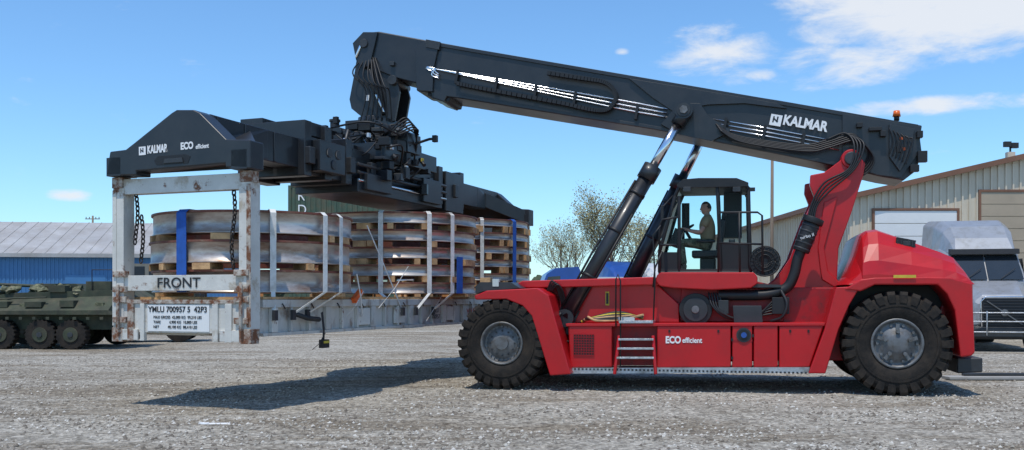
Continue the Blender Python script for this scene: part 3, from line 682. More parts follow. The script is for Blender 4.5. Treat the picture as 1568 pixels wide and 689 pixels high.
for idx,pxs,m_,w_ in ((0,(418,497,521),strapw,.095),(0,(279,),strapb,.20),(1,(583,657,692),strapw,.10),(1,(703,),strapb,.10),(2,(738,),strapw,.09),(2,(787,),strapb,.13)):
    cy,R,n,h,g,th,_=stacks[idx]; fr=frames[idx]; mb=MB(); top=tops[idx]
    for p_ in pxs:
        p=hit(p_,fr,cy,R+.03); rd=(p-Vector((0,cy))).normalized(); tg=Vector((-rd.y,rd.x,0)); r3=Vector((rd.x,rd.y,0)); c3=Vector((0,cy,0))
        hi_=top-.04 if p_!=703 else top-.9
        pts=[c3+r3*(R-.45)+Vector((0,0,top+.01)),c3+r3*(R-.02)+Vector((0,0,top+.015)),c3+r3*(R+.05)+Vector((0,0,hi_)),c3+r3*(R+.045)+Vector((0,0,DZ+.12))]
        if m_ is strapw:
            e=Vector((HW+.03,max(.5,pts[-1].y+(-.45 if p_%2 else -.15)),.42)); pts.append(e)
            mb.ribbon(pts[:4],[tg]*4,w_,m_); mb.ribbon([pts[3],e],[tg]*2,w_*.7,m_)
            mb.box(e+Vector((.02,0,0)),(.05,.09,.16),dgrey)
        elif p_==703: mb.ribbon(pts[2:],[tg]*2,w_*2,m_)
        else: mb.ribbon(pts,[tg]*4,w_,m_)
    mb.done('webbing_strap_set',fr)
mb=MB()
def lash(a,b_,m_=strapw,w_=.035): 
    a=Vector(a);b_=Vector(b_); mb.ribbon([a,a.lerp(b_,.5)+Vector((.02,0,-.03)),b_],Vector((0,1,.3)),w_,m_)
lash((HW+.12,4.9,1.3),(HW+.02,3.9,.5)); lash((HW+.05,3.4,2.0),(HW+.02,4.8,.5)); lash((HW+.3,2.6,1.1),(HW+.02,3.3,.35)); lash((HW+.2,6.8,1.2),(HW+.02,5.9,.2)); lash((HW+.2,3.0,.8),(HW+.02,2.7,.35))
mb.box((HW+.05,3.05,.72),(.08,.3,.10),orange,Matrix.Rotation(.6,3,'X'))
mb.tube([(HW+.03,1.1,.44),(HW+.08,1.4,.36),(HW+.05,1.8,.33)],.04,blackp)
lash((HW+.04,1.9,.45),(HW+.04,1.95,-.05),blackp,.06); mb.box((HW+.04,1.97,-.08),(.08,.2,.14),blackp); mb.box((HW+.085,1.97,-.05),(.02,.16,.04),strapy)
lash((HW+.04,2.0,.1),(HW+.05,1.6,-.16),blackp,.05)
mb.done('lashing_straps_and_ratchets',C)

# ================================================================== SPREADER
S=Frame('container_spreader',-5.104,14.864,-20.9,0)
zt=1.0+CH
mb=MB()
endp=[(168,269),(168,232),(192,229),(206,218),(262,173),(270,168),(296,168),(306,173),(346,213),(383,214),(383,258),(345,256),(345,250),(208,262),(208,268)]
pe=S.poly(endp,-.12)
pe[0]=(-HW-.03,zt+.02)
mb.prism(pe,-.12,.22,blk)
mb.prism(pe,CL-.22,CL+.12,blk)
mb.done('end_beams',S,.02,3)
mb=MB()
sl=S.poly([(236,246),(242,239),(284,236),(292,239),(288,250),(240,253)],-.121); mb.prism(sl,-.125,-.12,blk2); mb.prism(S.poly([(250,250),(252,243),(278,241),(280,248)],-.14),-.14,-.126,dgrey)
for yy,s_ in ((-.12,-1),(CL+.12,1)):
    for sx_ in (-1,1): 
        mb.bx(sx_*(HW+.02),sx_*(HW-.26),yy,yy-s_*.36,zt+.01,zt+.30,blk)
        mb.bx(sx_*(HW+.035),sx_*(HW+.02),yy-s_*.04,yy-s_*.3,zt+.03,zt+.26,dgrey)
        mb.cyl((sx_*(HW-.09),yy-s_*.22,zt-.05),(sx_*(HW-.09),yy-s_*.22,zt+.05),.05,dgrey)
mb.done('twistlock_housings',S,.012)
q=S.px(226,235,-.121); text('spreader_lettering','KALMAR',.165,(q[0],-.126,q[1]),(rad(90),rad(-1.5),0),white,S,.60,.006)
q=S.px(277,229,-.121); text('spreader_lettering_eco','ECO',.145,(q[0],-.126,q[1]),(rad(90),rad(-1.5),0),white,S,.80,.006)
q=S.px(300,228,-.121); text('spreader_lettering_small','efficient',.095,(q[0],-.126,q[1]),(rad(90),rad(-1.5),0),white,S,.80,.002)
mb=MB(); logo(mb,S,218,231,-.125,.13,-.02); mb.done('spreader_emblem',S)
mb=MB()
for x0,x1 in ((-.48,-.04),(.04,.48)):
    mb.bx(x0,x1,.2,CL-.2,3.98,4.50,blk)
    mb.bx(x0-.03,x1+.03,2.6,9.4,3.90,4.58,blk)
for y in (.3,1.0,1.8): 
    mb.box((.487,y,4.24),(.02,.06,.5),blk)
for s_ in (1,-1):
    y0=.2 if s_>0 else CL-.2
    secs=[[(-.5,y0,4.0),(.5,y0,4.0),(.42,y0,4.52),(-.42,y0,4.52)],[(-.485,y0+s_*1.4,4.0),(.485,y0+s_*1.4,4.0),(.485,y0+s_*1.4,4.49),(-.485,y0+s_*1.4,4.49)]]
    mb.loft(secs,blk)
    secs=[[(x,y0,z) for x,z in ((-1.28,zt+.06),(1.28,zt+.06),(1.28,zt+.40),(-1.28,zt+.40))],[(x,y0+s_*.9,z) for x,z in ((-.5,4.02),(.5,4.02),(.5,4.4),(-.5,4.4))]]
    mb.loft(secs,blk)
mb.done('telescopic_beams',S,.015)
mb=MB()
for y0 in (3.9,8.0,9.2): mb.bx(-.62,.62,y0,y0+.22,3.84,4.70,blk)
mb.bx(-.70,.62,2.5,2.72,3.84,4.82,blk); mb.bx(-.70,.60,3.2,3.42,3.84,4.82,blk)
mb.bx(-.78,-.3,2.55,3.1,4.4,4.92,blk); mb.bx(-.80,-.5,2.5,3.4,3.8,4.4,blk); mb.bx(.52,.78,2.75,3.6,3.95,4.5,blk); mb.bx(.1,.5,2.9,3.5,4.6,4.85,blk)
mb.bx(-.7,.7,4.2,8.0,3.72,3.98,blk); mb.bx(-.66,.66,8.3,9.3,3.70,4.62,blk)
mb.bx(-.85,.85,5.0,7.4,4.45,4.80,blk)
for y,z in ((3.05,4.30),(3.35,4.30),(3.2,4.10)): mb.cyl((.775,y,z),(.80,y,z),.09,dgrey,seg=18); 
for y in (2.6,4.0,4.8,5.5,7.4,8.8): mb.box((.66,y,4.2),(.12,.18,.3),dgrey)
for z in (3.95,4.1,4.25): mb.cyl((.70,4.2,z),(.70,8.2,z),.035,dgrey if z>4 else chrome)
mb.bx(.62,.80,4.4,5.4,3.78,4.1,blk); mb.bx(.62,.78,6.9,7.8,3.78,4.3,blk)
mb.done('main_frame',S,.015)
mb=MB(); cy=6.1
mb.cyl((0,cy,4.75),(0,cy,5.02),.72,blk,seg=40); mb.cyl((0,cy,5.0),(0,cy,5.12),.60,dgrey,seg=40); mb.cyl((0,cy,5.1),(0,cy,5.5),.34,blk,seg=24)
mb.bx(-.5,.5,cy-.35,cy+.35,5.1,5.42,blk); mb.bx(-.9,-.3,cy-.8,cy+.6,4.78,5.05,blk)
for sx_ in (-1,1):
    mb.bx(sx_*.95,sx_*.6,cy-.3,cy+.3,4.7,5.1,blk); mb.cyl((sx_*.55,cy-.6,5.15),(sx_*.55,cy+.7,5.15),.11,blk,seg=16)
    mb.cyl((sx_*.3,cy-.7,4.9),(sx_*.9,cy-.7,4.5),.07,blk); mb.cyl((sx_*.2,cy-.85,4.95),(sx_*.55,cy-.9,4.55),.035,chrome)
rnd=random.Random(3)
for i in range(90):
    x=rnd.uniform(-.95,.98); y=cy+rnd.uniform(-1.3,.9); z=rnd.uniform(4.1,5.3) if abs(x)<.7 else rnd.uniform(4.0,5.0)
    mb.box((x,y,z),(rnd.uniform(.06,.26),rnd.uniform(.06,.26),rnd.uniform(.05,.24)),rnd.choice((blk,blk2,dgrey,blk2)),Matrix.Rotation(rnd.uniform(-.3,.3),3,'Z'))
for i in range(16):
    x=rnd.uniform(-.8,.9); y=cy+rnd.uniform(-1.2,.5); z=rnd.uniform(4.4,5.2); d=Vector((rnd.uniform(-.2,.2),rnd.uniform(-.2,.2),rnd.uniform(-.2,.25)))
    mb.cyl((x,y,z),Vector((x,y,z))+d,.04,rnd.choice((blk2,dgrey)),seg=10)
mb.cyl((-.72,cy-.4,5.0),(-.72,cy-.4,5.40),.10,blk2,seg=14); mb.cyl((-.72,cy-.4,5.40),(-.72,cy-.4,5.45),.12,dgrey,seg=14)
mb.tube([(.95,cy,4.9),(1.25,cy+.1,5.0),(1.35,cy+.1,5.0)],.03,blk2); mb.box((1.38,cy+.1,5.0),(.1,.1,.14),blk2)
for x,y,z in ((.9,cy-.9,4.7),(.97,cy-.4,4.35),(.6,cy-1.3,4.9)): mb.box((x,y,z),(.05,.09,.09),lensw)
mb.box((.99,cy+.3,4.6),(.02,.12,.08),strapy)
mb.done('rotator_and_damping',S,.008)
mb=MB()
for i in range(60):
    a=Vector((rnd.uniform(-.8,.98),cy+rnd.uniform(-1.2,.3),rnd.uniform(4.2,5.1))); b_=Vector((rnd.uniform(-.5,.98),cy+rnd.uniform(-1.2,.3),rnd.uniform(4.0,5.3)))
    mid=(a+b_)/2+Vector((rnd.uniform(-.25,.35),-rnd.uniform(.05,.3),rnd.uniform(-.35,.35)))
    mb.tube(catmull([a,mid,b_],6),rnd.choice((.014,.018,.022)),blk2 if i%9 else dgrey,6)
for i in range(6):
    mb.tube(catmull([(.5+.05*i,cy-.5,5.0),(.9+.05*i,cy-.3,5.40-.05*i),(1.0,cy,5.0),(.9,cy+.1,4.6)],8),.018,blk2,6)
mb.done('spreader_hoses',S)

# ================================================================== BACKGROUND
B=Frame('beige_metal_building',14.0,40,0)
mb=MB(); W=26; hp=5.75; pk=hp+.232*13
mb.prism([(0,0),(W,0),(W,hp),(W/2,pk),(0,hp)],.1,30,beige)
n=int(W/.30)
for i in range(n):
    x=.15+i*.30
    if x>W-.1: break
    top=hp+.232*min(x,W-x)
    segs=[(0,top-.02)]
    if .9<x<4.5: segs=[(5.35,top-.02)]
    if 5.3<x<9.4: segs=[(6.1,top-.02)]
    if 11<x<15: segs=[(6.1,top-.02)]
    for a,b_ in segs: mb.bx(x-.035,x+.035,.04,.1,a,b_,beige)
for i in range(100): mb.bx(-.04,0,.2+i*.3,.26+i*.3,0,hp,beige)
mb.prism([(-.35,hp-.08),(W/2,pk-.0),(W+.35,hp-.08),(W+.35,hp+.14),(W/2,pk+.22),(-.35,hp+.14)],-.25,30.2,brown)
mb.done('walls_and_roof',B)
mb=MB()
for x0,x1,zt_,m_ in ((1.0,4.4,5.28,doorw),(5.4,9.3,6.05,doort),(11.1,14.9,6.05,doort)):
    k=int(zt_/.5)
    for i in range(k): mb.bx(x0,x1,.03,.09,i*zt_/k+.012,(i+1)*zt_/k-.012,m_)
    mb.bx(x0-.1,x0-.003,.0,.11,0,zt_+.1,brown); mb.bx(x1+.003,x1+.1,.0,.11,0,zt_+.1,brown); mb.bx(x0-.003,x1+.003,.0,.11,zt_+.003,zt_+.1,brown)
mb.done('roller_doors',B)
mb=MB(); x=6.85; z=hp+.232*x+.2
mb.cyl((x,.5,z-.1),(x,.5,z+.5),.04,dgrey); mb.box((x-.15,.45,z+.55),(.28,.16,.22),blackp); mb.box((x+.15,.45,z+.5),(.28,.16,.22),blackp); mb.box((x,.5,z+.1),(.3,.25,.25),beige)
mb.done('roof_floodlights',B)
D=Frame('blue_metal_building',-60,98,8)
mb=MB()
mb.bx(-30,30,0,20,0,6.1,navy)
for i in range(150): mb.bx(-30+i*.4,-29.85+i*.4,-.05,0,0,6.1,navy)
mb.prism([(-.6,6.0),(10,9.9),(20.6,6.0),(20.6,6.2),(10,10.15),(-.6,6.2)],-30.5,30.5,roofm,axis='x')
mb.bx(20,28,-.09,-.052,3.4,5.2,doort); mb.bx(14,18,-.09,-.052,0,4.0,navy)
for i in range(4): mb.bx(20.4+i*1.9,21.9+i*1.9,-.12,-.091,3.7,4.9,dgrey)
mb.bx(-30.4,30.4,-.7,-.6,5.8,6.15,roofm)
for i in range(45):
    x=-30+i*1.36; mb.prism([(-.6,6.205),(10,10.155),(10,10.20),(-.6,6.25)],x,x+.08,roofm,axis='x')
mb.done('walls_and_roof',D)
def scont(name,ox,oy,ang,oz,L_=6.06,m_=green):
    F=Frame(name,ox,oy,ang,oz); mb=MB(); H=2.57
    mb.bx(0,L_,.05,2.39,.1,H-.03,m_)
    for x0,x1 in ((0,.16),(L_-.16,L_)):
        for y0,y1 in ((0,.16),(2.28,2.44)): mb.bx(x0,x1,y0,y1,0,H,m_)
    mb.bx(.16,L_-.16,0,.08,H-.12,H,m_); mb.bx(.16,L_-.16,0,.12,0,.18,m_)
    n=int((L_-.4)/.28)
    for i in range(n): mb.box((.3+i*.28,.035,H/2),(.14,.05,H-.3),m_)
    for y in (.5,.9,1.55,1.95): mb.cyl((L_+.03,y,.1),(L_+.03,y,H-.1),.02,dgrey,seg=6)
    mb.done('container_shell',F,.01); return F
scont('shipping_container',-12.1,52.5,3,0); scont('shipping_container.001',-12.1,52.5,3,2.60); f2=scont('shipping_container.002',-12.15,52.5,3,5.20)
text('container_lettering','R\nD',.75,(.5,-.012,1.75),(rad(90),0,0),white,f2,.9)
def pole(name,x,y,h,r,m_,arm=False):
    e=bpy.data.objects.new(name,None); e.location=(x,y,0); scene.collection.objects.link(e); mb=MB()
    mb.tube([(0,0,0),(0,0,h*.5),(.02,0,h)],r,m_,10,r2=r*.7)
    if arm: mb.box((0,0,h-.4),(1.8,.1,.1),m_); [mb.cyl((d,0,h-.35),(d,0,h-.15),.05,dgrey,seg=6) for d in (-.8,-.4,.4,.8)]
    mb.done('post',e)
pole('utility_pole',12.35,46,8.4,.10,polew); pole('utility_pole.001',-52,120,11.8,.16,polew,True); pole('utility_pole.002',-65,135,11,.16,polew,True)
e=bpy.data.objects.new('street_lamp',None); e.location=(5.3,105,0); scene.collection.objects.link(e); mb=MB()
mb.tube([(0,0,0),(0,0,7.2)],.09,dgrey); mb.box((0,-.2,7.2),(1.0,.5,.15),dgrey); mb.done('lamp_post',e)
def tree(name,x,y,h,spread,seed,leaves):
    rr=random.Random(seed); e=bpy.data.objects.new(name,None); e.location=(x,y,0); scene.collection.objects.link(e); mb=MB(); tips=[]
    def br(p,d,L_,r_,lv):
        pts=[p]; q=p.copy(); dd=d.copy()
        for i in range(4):
            dd=(dd+Vector((rr.uniform(-.16,.16),rr.uniform(-.16,.16),rr.uniform(-.03,.12)))).normalized(); q=q+dd*L_/4; pts.append(q.copy())
            if lv>=3: tips.append(q.copy())
        mb.tube(pts,r_,bark,6 if lv<3 else 4,r2=r_*.55)
        if lv>=5: return
        for k in range(3 if lv>0 else 6):
            j=rr.choice((2,3,4)) if k else 4; a=rr.uniform(0,6.28); s_=rr.uniform(.35,.8)*spread
            nd=(dd+Vector((math.cos(a)*s_,math.sin(a)*s_,rr.uniform(-.05,.35)))).normalized()
            br(pts[j],nd,L_*rr.uniform(.66,.86),r_*.55,lv+1)
    br(Vector((0,0,0)),Vector((0,0,1)),h*.27,h*.016,0)
    mb.done('trunk_and_branches',e,recalc=False); mb=MB()
    for k in range(leaves):
        t=rr.choice(tips)+Vector((rr.gauss(0,.2),rr.gauss(0,.2),rr.gauss(0,.2))); s_=rr.uniform(.025,.06); n=Vector((rr.uniform(-1,1),rr.uniform(-1,1),rr.uniform(-1,1))).normalized(); q=n.orthogonal().normalized(); w=n.cross(q)
        mb.face([mb.bm.verts.new(t+q*s_),mb.bm.verts.new(t+w*s_),mb.bm.verts.new(t-q*s_),mb.bm.verts.new(t-w*s_)],leaf)
    mb.done('leaves',e,recalc=False)
tree('budding_tree',6.3,60,10.4,1.15,5,8000)
tree('budding_tree.001',9.0,72,9.5,1.1,11,5000)
tree('budding_tree.002',5.0,78,9.0,1.1,31,3500)
mb=MB(); rr=random.Random(9)
for i in range(700):
    x=rr.uniform(-190,190); y=rr.uniform(200,230); hgt=rr.uniform(2,6.5)*(1 if noise.noise(Vector((x*.03,0,0)))>-.1 else .5)
    for k in range(7):
        c=Vector((x+rr.uniform(-2.5,2.5),y+rr.uniform(-2,2),rr.uniform(.3,1)*hgt)); s_=rr.uniform(.6,1.6)
        n=Vector((rr.uniform(-1,1),-1,rr.uniform(-.3,1))).normalized(); q=n.orthogonal().normalized(); w=n.cross(q)
        mb.face([mb.bm.verts.new(c+(q*math.cos(a)+w*math.sin(a))*s_*rr.uniform(.6,1.1)) for a in (0,1.1,2.2,3.3,4.4,5.4)],farleaf)
mb.done('distant_trees',None,recalc=False)

def semi(name,ox,oy,ang,paint,S_=1.0):
    F=Frame(name,ox,oy,ang); F.e.scale=(S_,S_,S_); mb=MB()
    def sec(y,w,zb,zt_,r=.12,wt=None):
        wt=w if wt is None else wt
        return [(-w,y,zb),(w,y,zb),(wt,y,zt_-r),(wt-r*1.2,y,zt_),(-wt+r*1.2,y,zt_),(-wt,y,zt_-r)]
    mb.loft([sec(.02,.72,.75,1.45,.12,.66),sec(.12,.84,.70,1.62,.2,.76),sec(.9,.98,.7,1.86,.2,.88),sec(1.65,1.08,.7,2.05,.15,1.0)],paint)
    for s_ in (-1,1):
        fs=[]
        for y,zb,zt_ in ((.12,.62,1.12),(.3,.9,1.40),(.9,1.08,1.52),(1.5,.95,1.42),(1.75,.6,1.3)):
            fs.append([(s_*.74,y,zb),(s_*1.20,y,zb),(s_*1.24,y,zt_-.16),(s_*1.08,y,zt_),(s_*.74,y,zt_+.06)])
        mb.loft(fs,paint)
    mb.loft([sec(1.65,1.12,.75,2.0,.05),sec(2.30,1.14,.7,2.95,.12,1.0),sec(2.5,1.2,.7,3.05,.15,1.08),sec(3.0,1.24,.7,3.2,.15,1.16),sec(5.2,1.24,.7,3.3,.15,1.18)],paint)
    mb.loft([sec(2.10,.86,2.88,2.98,.03),sec(2.45,1.02,2.9,3.38,.12,.9),sec(3.0,1.14,2.95,3.78,.18,1.0),sec(3.8,1.2,3.0,4.02,.2,1.1),sec(5.2,1.23,3.0,4.12,.15,1.16)],paint)
    mb.done('cab_shell',F,.05,3)
    mb=MB()
    for x0,x1 in ((-1.0,-.02),(.02,1.0)):
        a=[(x0,1.68,2.08),(x1,1.68,2.08),(x1*.93,2.24,2.84),(x0*.93,2.24,2.84)]
        vs=[mb.bm.verts.new((x,y-.05,z)) for x,y,z in a]; mb.face(vs,dglass)
    for x in (-.6,.35): mb.cyl((x,1.60,2.10),(x+.45,1.80,2.42),.012,blackp,seg=6)
    for s_ in (-1,1):
        vs=[mb.bm.verts.new((s_*1.25,y,z)) for y,z in ((2.45,2.15),(3.2,2.1),(3.2,2.75),(2.7,2.75))]; mb.face(vs,dglass)
    mb.prism([(2.0,2.86),(2.02,3.02),(2.3,3.04),(2.3,2.88)],-.98,.98,blackp,axis='x')
    mb.box((0,-.01,1.10),(1.16,.08,.84),blackp)
    for i in range(9): mb.box((0,-.06,.76+i*.085),(1.10,.03,.016),dgrey)
    mb.box((0,-.085,1.10),(1.15,.02,.035),rimg,Matrix.Rotation(.62,3,'Y')); mb.cyl((0,-.06,1.10),(0,-.10,1.10),.10,rimg)
    mb.tube([(-.60,-.06,.70),(-.62,-.06,1.42),(-.5,-.06,1.55),(.5,-.06,1.55),(.62,-.06,1.42),(.60,-.06,.70)],.022,chrome)
    secs=[[(s_x,y,z) for (y,z) in ((y0,.34),(y0-.10,.42),(y0-.1,.66),(y0,.72),(y0+.3,.72),(y0+.3,.34))] for s_x,y0 in ((-1.24,.35),(-1.1,.08),(-.6,-.04),(.6,-.04),(1.1,.08),(1.24,.35))]
    mb.loft(secs,dgrey)
    for z in (.55,.85,1.1): mb.tube([(-1.15,.1,z),(-1.0,-.2,z),(1.0,-.2,z),(1.15,.1,z)],.022,alu)
    for x in (-1.0,-.5,.5,1.0): mb.tube([(x,-.2,.45),(x,-.22,1.15)],.02,alu)
    for s_ in (-1,1):
        mb.box((s_*1.00,.20,1.20),(.34,.16,.13),lensw,Matrix.Rotation(s_*.5,3,'Z')@Matrix.Rotation(-s_*.35,3,'Y')); mb.box((s_*1.0,.17,1.08),(.36,.15,.09),blackp,Matrix.Rotation(s_*.5,3,'Z')); mb.box((s_*.95,.0,.56),(.2,.06,.1),lensw)
        mb.box((s_*1.48,1.9,2.45),(.16,.16,.62),blackp); mb.tube([(s_*1.15,2.0,2.75),(s_*1.48,1.95,2.7)],.02,blackp); mb.tube([(s_*1.15,2.0,2.2),(s_*1.48,1.95,2.2)],.02,blackp)
        mb.box((s_*1.1,.9,1.75),(.12,.12,.3),blackp)
        for y in (.95,6.0,7.3):
            mb.cyl((s_*(1.18 if y<2 else 1.22),y,.51),(s_*(.88 if y<2 else .66),y,.51),.51,rubber,seg=28); mb.cyl((s_*(1.20 if y<2 else 1.23),y,.51),(s_*1.1,y,.51),.28,alu,seg=20)
        mb.cyl((s_*1.05,2.9,.75),(s_*1.05,4.4,.75),.30,alu,seg=20)
    mb.bx(-.45,.45,1.0,8.0,.62,.9,dgrey); mb.box((0,6.6,1.05),(.9,.9,.12),blackp)
    mb.done('windows_grille_wheels',F,.008); return F
semi('semi_truck',15.45,30.4,-12,truckw,1.1)
semi('semi_truck.001',7.3,55,12,bluep,.95)
semi('semi_truck.002',9.7,58,12,truckl,.95)
F=Frame('parked_truck',1.25,50,4); mb=MB()
mb.prism([(0,.55),(0,1.5),(.15,1.9),(.55,2.9),(1.0,3.2),(2.2,3.28),(2.3,3.1),(2.3,.55)],0,2.2,bluep)
mb.prism([(.28,1.95),(.62,2.75),(1.25,2.8),(1.25,1.95)],-.012,.0,dglass)
mb.bx(2.35,6.6,.0,2.2,.95,1.15,dgrey); mb.bx(2.4,2.5,.05,2.15,1.15,2.6,truckl); mb.bx(2.6,6.5,.2,2.0,1.15,2.75,truckl)
for x in (.9,5.2): mb.cyl((x,-.03,.48),(x,.3,.48),.48,rubber,seg=24); mb.cyl((x,-.05,.48),(x,0,.48),.26,alu,seg=16); mb.cyl((x,1.95,.48),(x,2.23,.48),.48,rubber,seg=24)
mb.done('truck_body',F,.05,3)

A=Frame('armoured_vehicle',-16.2,32.8,-4); A.e.scale=(.95,.95,.90); mb=MB()
sideA=[(-2.6,.95),(-2.9,1.35),(-2.5,1.75),(-.4,2.05),(3.1,2.15),(3.5,1.9),(3.5,1.0),(3.2,.75),(-2.0,.7)]
mb.prism([(x,z) for x,z in sideA],-.55,2.1,armyg)
mb.loft([[(x,-.55,z) for x,z in ((-2.7,1.3),(3.45,1.3),(3.4,1.95),(-2.2,1.75))],[(x,-1.15+.0,z) for x,z in ((-2.5,1.25),(3.4,1.25),(3.3,1.42),(-2.3,1.38))]],armyg)
mb.prism([(-2.5,.7),(3.4,.7),(3.4,1.25),(-2.5,1.25)],-.7,2.2,armyg)
for x in (-1.7,-.6,.85,1.95):
    for v0 in (-1.1,2.2): mb.cyl((x,v0,.52),(x,v0+.35,.52),.52,rubber,seg=32); mb.cyl((x,v0-.03,.52),(x,v0+.3,.52),.27,armyg,seg=20); mb.cyl((x,v0-.06,.52),(x,v0,.52),.1,dgrey,seg=12)
    for k in range(22):
        a=k*2*math.pi/22; mb.box((x+.53*math.cos(a),-.93,.52+.53*math.sin(a)),(.05,.33,.07),rubber,Matrix.Rotation(-a,3,'Y'))
mb.prism([(-.3,2.05),(0,2.4),(1.5,2.4),(1.9,2.05)],.1,1.4,armyg)
mb.cyl((0,.7,2.3),(-2.2,.7,2.4),.06,armyg)
for x0,v,z,sx_,sz_ in ((2.6,-.2,2.3,.9,.35),(3.2,.3,2.2,.5,.6),(1.2,-.4,2.2,.6,.25),(-1.2,-.3,2.0,.4,.2),(-.6,-.8,1.62,.5,.22),(.6,-.85,1.62,.6,.2),(1.8,-.85,1.65,.5,.24),(3.65,.3,1.5,.25,.5)): mb.box((x0,v,z),(sx_,.5,sz_),armyg)
mb.tube([(2.4,-.5,2.1),(2.4,-.5,2.9),(3.4,-.5,2.9),(3.4,-.5,2.1)],.02,blackp); mb.tube([(3.3,.2,2.1),(3.35,.2,3.6)],.012,blackp)
mb.tube([(-2.2,-.9,1.7),(-.2,-.95,1.85),(1.0,-.95,1.88)],.03,armyg)
for i in range(12): mb.box((-2.2+i*.48,-1.16,1.12),(.12,.04,.10),armyg)
for x,z in ((-1.6,1.5),(.2,1.58),(2.9,1.62)): mb.box((x,-.92,z),(.3,.12,.14),camo)
mb.done('hull_and_wheels',A,.03)
rr=random.Random(4); bmn=MB()
for i in range(20):
    x=-2.2+i*.25+rr.uniform(-.1,.1); c=Vector((x,rr.uniform(-.5,.4),2.12+rr.uniform(-.05,.14)+.05*math.sin(i)))
    r_=rr.uniform(.13,.25)
    bmn.lathe([(.001,-r_*.8),(r_*.7,-r_*.6),(r_*1.2,-r_*.1),(r_*.8,r_*.4),(.001,r_*.55)],c,camo,axis='z',seg=12,smooth=False)
for v in bmn.bm.verts: v.co+=Vector((noise.noise(v.co*6),noise.noise(v.co*6+Vector((9,0,0))),noise.noise(v.co*6+Vector((0,9,0)))))*.14
bmn.done('stowed_camouflage_nets',A)
A2=Frame('forklift',-13.9,37.5,10); mb=MB()
mb.prism([(-1.5,.5),(-1.5,1.3),(-.9,1.9),(.2,2.0),(.4,2.9),(1.5,2.9),(1.7,1.4),(1.7,.5)],-.7,.7,armyg); mb.bx(.5,1.4,-.72,-.701,2.0,2.7,dglass)
for x in (-.9,1.1): mb.cyl((x,-.9,.55),(x,-.6,.55),.55,rubber,seg=24); mb.cyl((x,.6,.55),(x,.9,.55),.55,rubber,seg=24)
mb.bx(1.8,1.95,-.4,-.25,.2,3.4,blackp); mb.bx(1.8,1.95,.25,.4,.2,3.4,blackp); mb.bx(1.95,3.0,-.4,-.3,.25,.32,blackp)
mb.done('forklift_body',A2,.03)
mb=MB(); mb.box((-3.95,12.9,.012),(.36,.12,.012),white,Matrix.Rotation(.1,3,'Z')); mb.box((-4.1,12.88,.02),(.12,.08,.02),white); mb.done('paper_litter',None)
mb=MB(); mb.bx(9.0,12.5,19.9,20.3,.0,.06,conc); mb.bx(9.4,11.9,20.1,20.25,.06,.12,dgrey); mb.done('steel_plate_stack',None,.01)

# ================================================================== WORLD + SUN + CAMERA
Ldir=Vector((.12,.30,-.94)).normalized()
el=math.asin(-Ldir.z); azm=math.atan2(-Ldir.x,-Ldir.y)
w=bpy.data.worlds.new('World'); scene.world=w; w.use_nodes=True; nt=w.node_tree; N=nt.nodes; L=nt.links; N.clear()
outn=N.new('ShaderNodeOutputWorld'); bg=N.new('ShaderNodeBackground'); bg.inputs[1].default_value=.15; L.new(bg.outputs[0],outn.inputs[0])
sky=N.new('ShaderNodeTexSky'); sky.sky_type='NISHITA'; sky.sun_disc=False; sky.sun_elevation=el; sky.sun_rotation=azm%(2*math.pi); sky.air_density=1.0; sky.dust_density=.3; sky.ozone_density=2.0
tint=N.new('ShaderNodeMix'); tint.data_type='RGBA'; tint.blend_type='MULTIPLY'; tint.inputs[0].default_value=1.0; L.new(sky.outputs[0],tint.inputs[6]); tint.inputs[7].default_value=(.74,1.04,1.26,1)
tc=N.new('ShaderNodeTexCoord'); sep=N.new('ShaderNodeSeparateXYZ'); L.new(tc.outputs['Generated'],sep.inputs[0])
def mth(op,a,b_=None,c=None):
    n=N.new('ShaderNodeMath'); n.operation=op
    for i,v in enumerate((a,b_,c)):
        if v is None: continue
        if isinstance(v,(int,float)): n.inputs[i].default_value=v
        else: L.new(v,n.inputs[i])
    return n.outputs[0]
az=mth('MULTIPLY',mth('ARCTAN2',sep.outputs[0],sep.outputs[1]),57.2958); elv=mth('MULTIPLY',mth('ARCSINE',sep.outputs[2]),57.2958)
comb=N.new('ShaderNodeCombineXYZ'); L.new(mth('MULTIPLY',az,.24),comb.inputs[0]); L.new(mth('MULTIPLY',elv,.66),comb.inputs[1])
nz=N.new('ShaderNodeTexNoise'); nz.inputs['Scale'].default_value=1.0; nz.inputs['Detail'].default_value=10; nz.inputs['Roughness'].default_value=.62; nz.inputs['Distortion'].default_value=.3; L.new(comb.outputs[0],nz.inputs[0])
bias=None
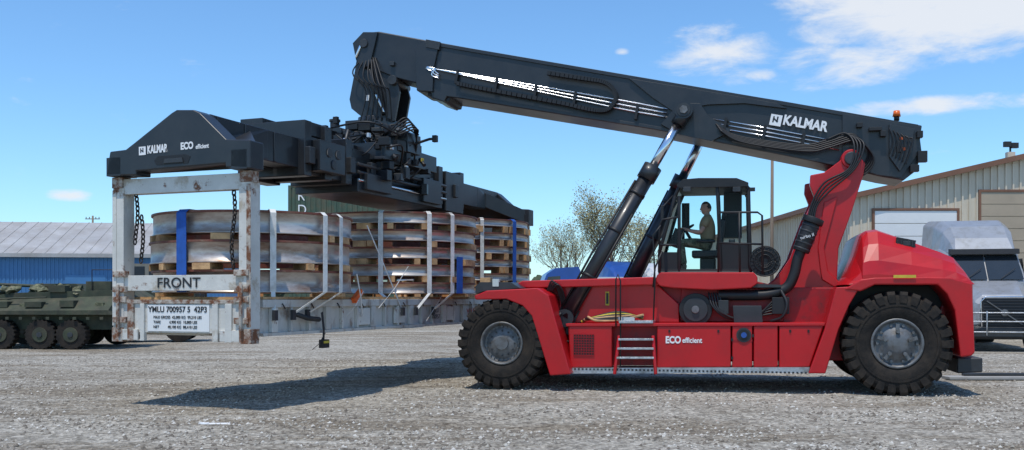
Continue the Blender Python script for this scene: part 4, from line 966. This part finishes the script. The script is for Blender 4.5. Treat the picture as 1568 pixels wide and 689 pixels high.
for a,e_,wa,we,amp in ((12.2,13.9,4.6,2.1,1.15),(24.5,15.8,10.5,4.0,1.75),(19.5,12.9,6.0,1.8,1.2),(23.5,10.3,8.5,.65,1.2),(-24.6,5.45,1.6,.5,1.45),(6.5,14.2,.6,.3,1),(14.5,12.6,1.5,.5,1),(-80,25,30,10,1),(75,30,35,12,1),(150,25,40,10,1)):
    x=mth('POWER',mth('ABSOLUTE',mth('DIVIDE',mth('SUBTRACT',az,a),wa)),2); y=mth('POWER',mth('ABSOLUTE',mth('DIVIDE',mth('SUBTRACT',elv,e_),we)),2)
    v=mth('MULTIPLY',mth('MAXIMUM',mth('SUBTRACT',1,mth('ADD',x,y)),0),amp)
    bias=v if bias is None else mth('MAXIMUM',bias,v)
den=mth('ADD',mth('MULTIPLY',nz.outputs[0],1.0),mth('MULTIPLY',bias,.34))
mr=N.new('ShaderNodeMapRange'); mr.interpolation_type='SMOOTHSTEP'; mr.inputs['From Min'].default_value=.62; mr.inputs['From Max'].default_value=1.02; L.new(den,mr.inputs[0])
fac=mth('MULTIPLY',mr.outputs[0],.9)
mx=N.new('ShaderNodeMix'); mx.data_type='RGBA'; L.new(fac,mx.inputs[0]); L.new(tint.outputs[2],mx.inputs[6]); mx.inputs[7].default_value=(5.6,5.8,6.1,1); L.new(mx.outputs[2],bg.inputs[0])
sd=bpy.data.lights.new('sun','SUN'); sd.energy=3.4; sd.angle=rad(.6); sd.color=(1,.945,.85); so=bpy.data.objects.new('sun',sd); scene.collection.objects.link(so); so.rotation_euler=Ldir.to_track_quat('-Z','Y').to_euler(); so.location=(0,0,30)
cd=bpy.data.cameras.new('camera'); cam=bpy.data.objects.new('camera',cd); scene.collection.objects.link(cam); cam.location=(0,0,CAMH); cam.rotation_euler=(rad(90),0,0)
cd.sensor_width=36; cd.lens=36*1482/1568; cd.shift_y=110.5/1568; cd.clip_end=6000; cd.clip_start=.1; scene.camera=cam
scene.view_settings.view_transform='Standard'; scene.view_settings.look='None'; scene.view_settings.exposure=0
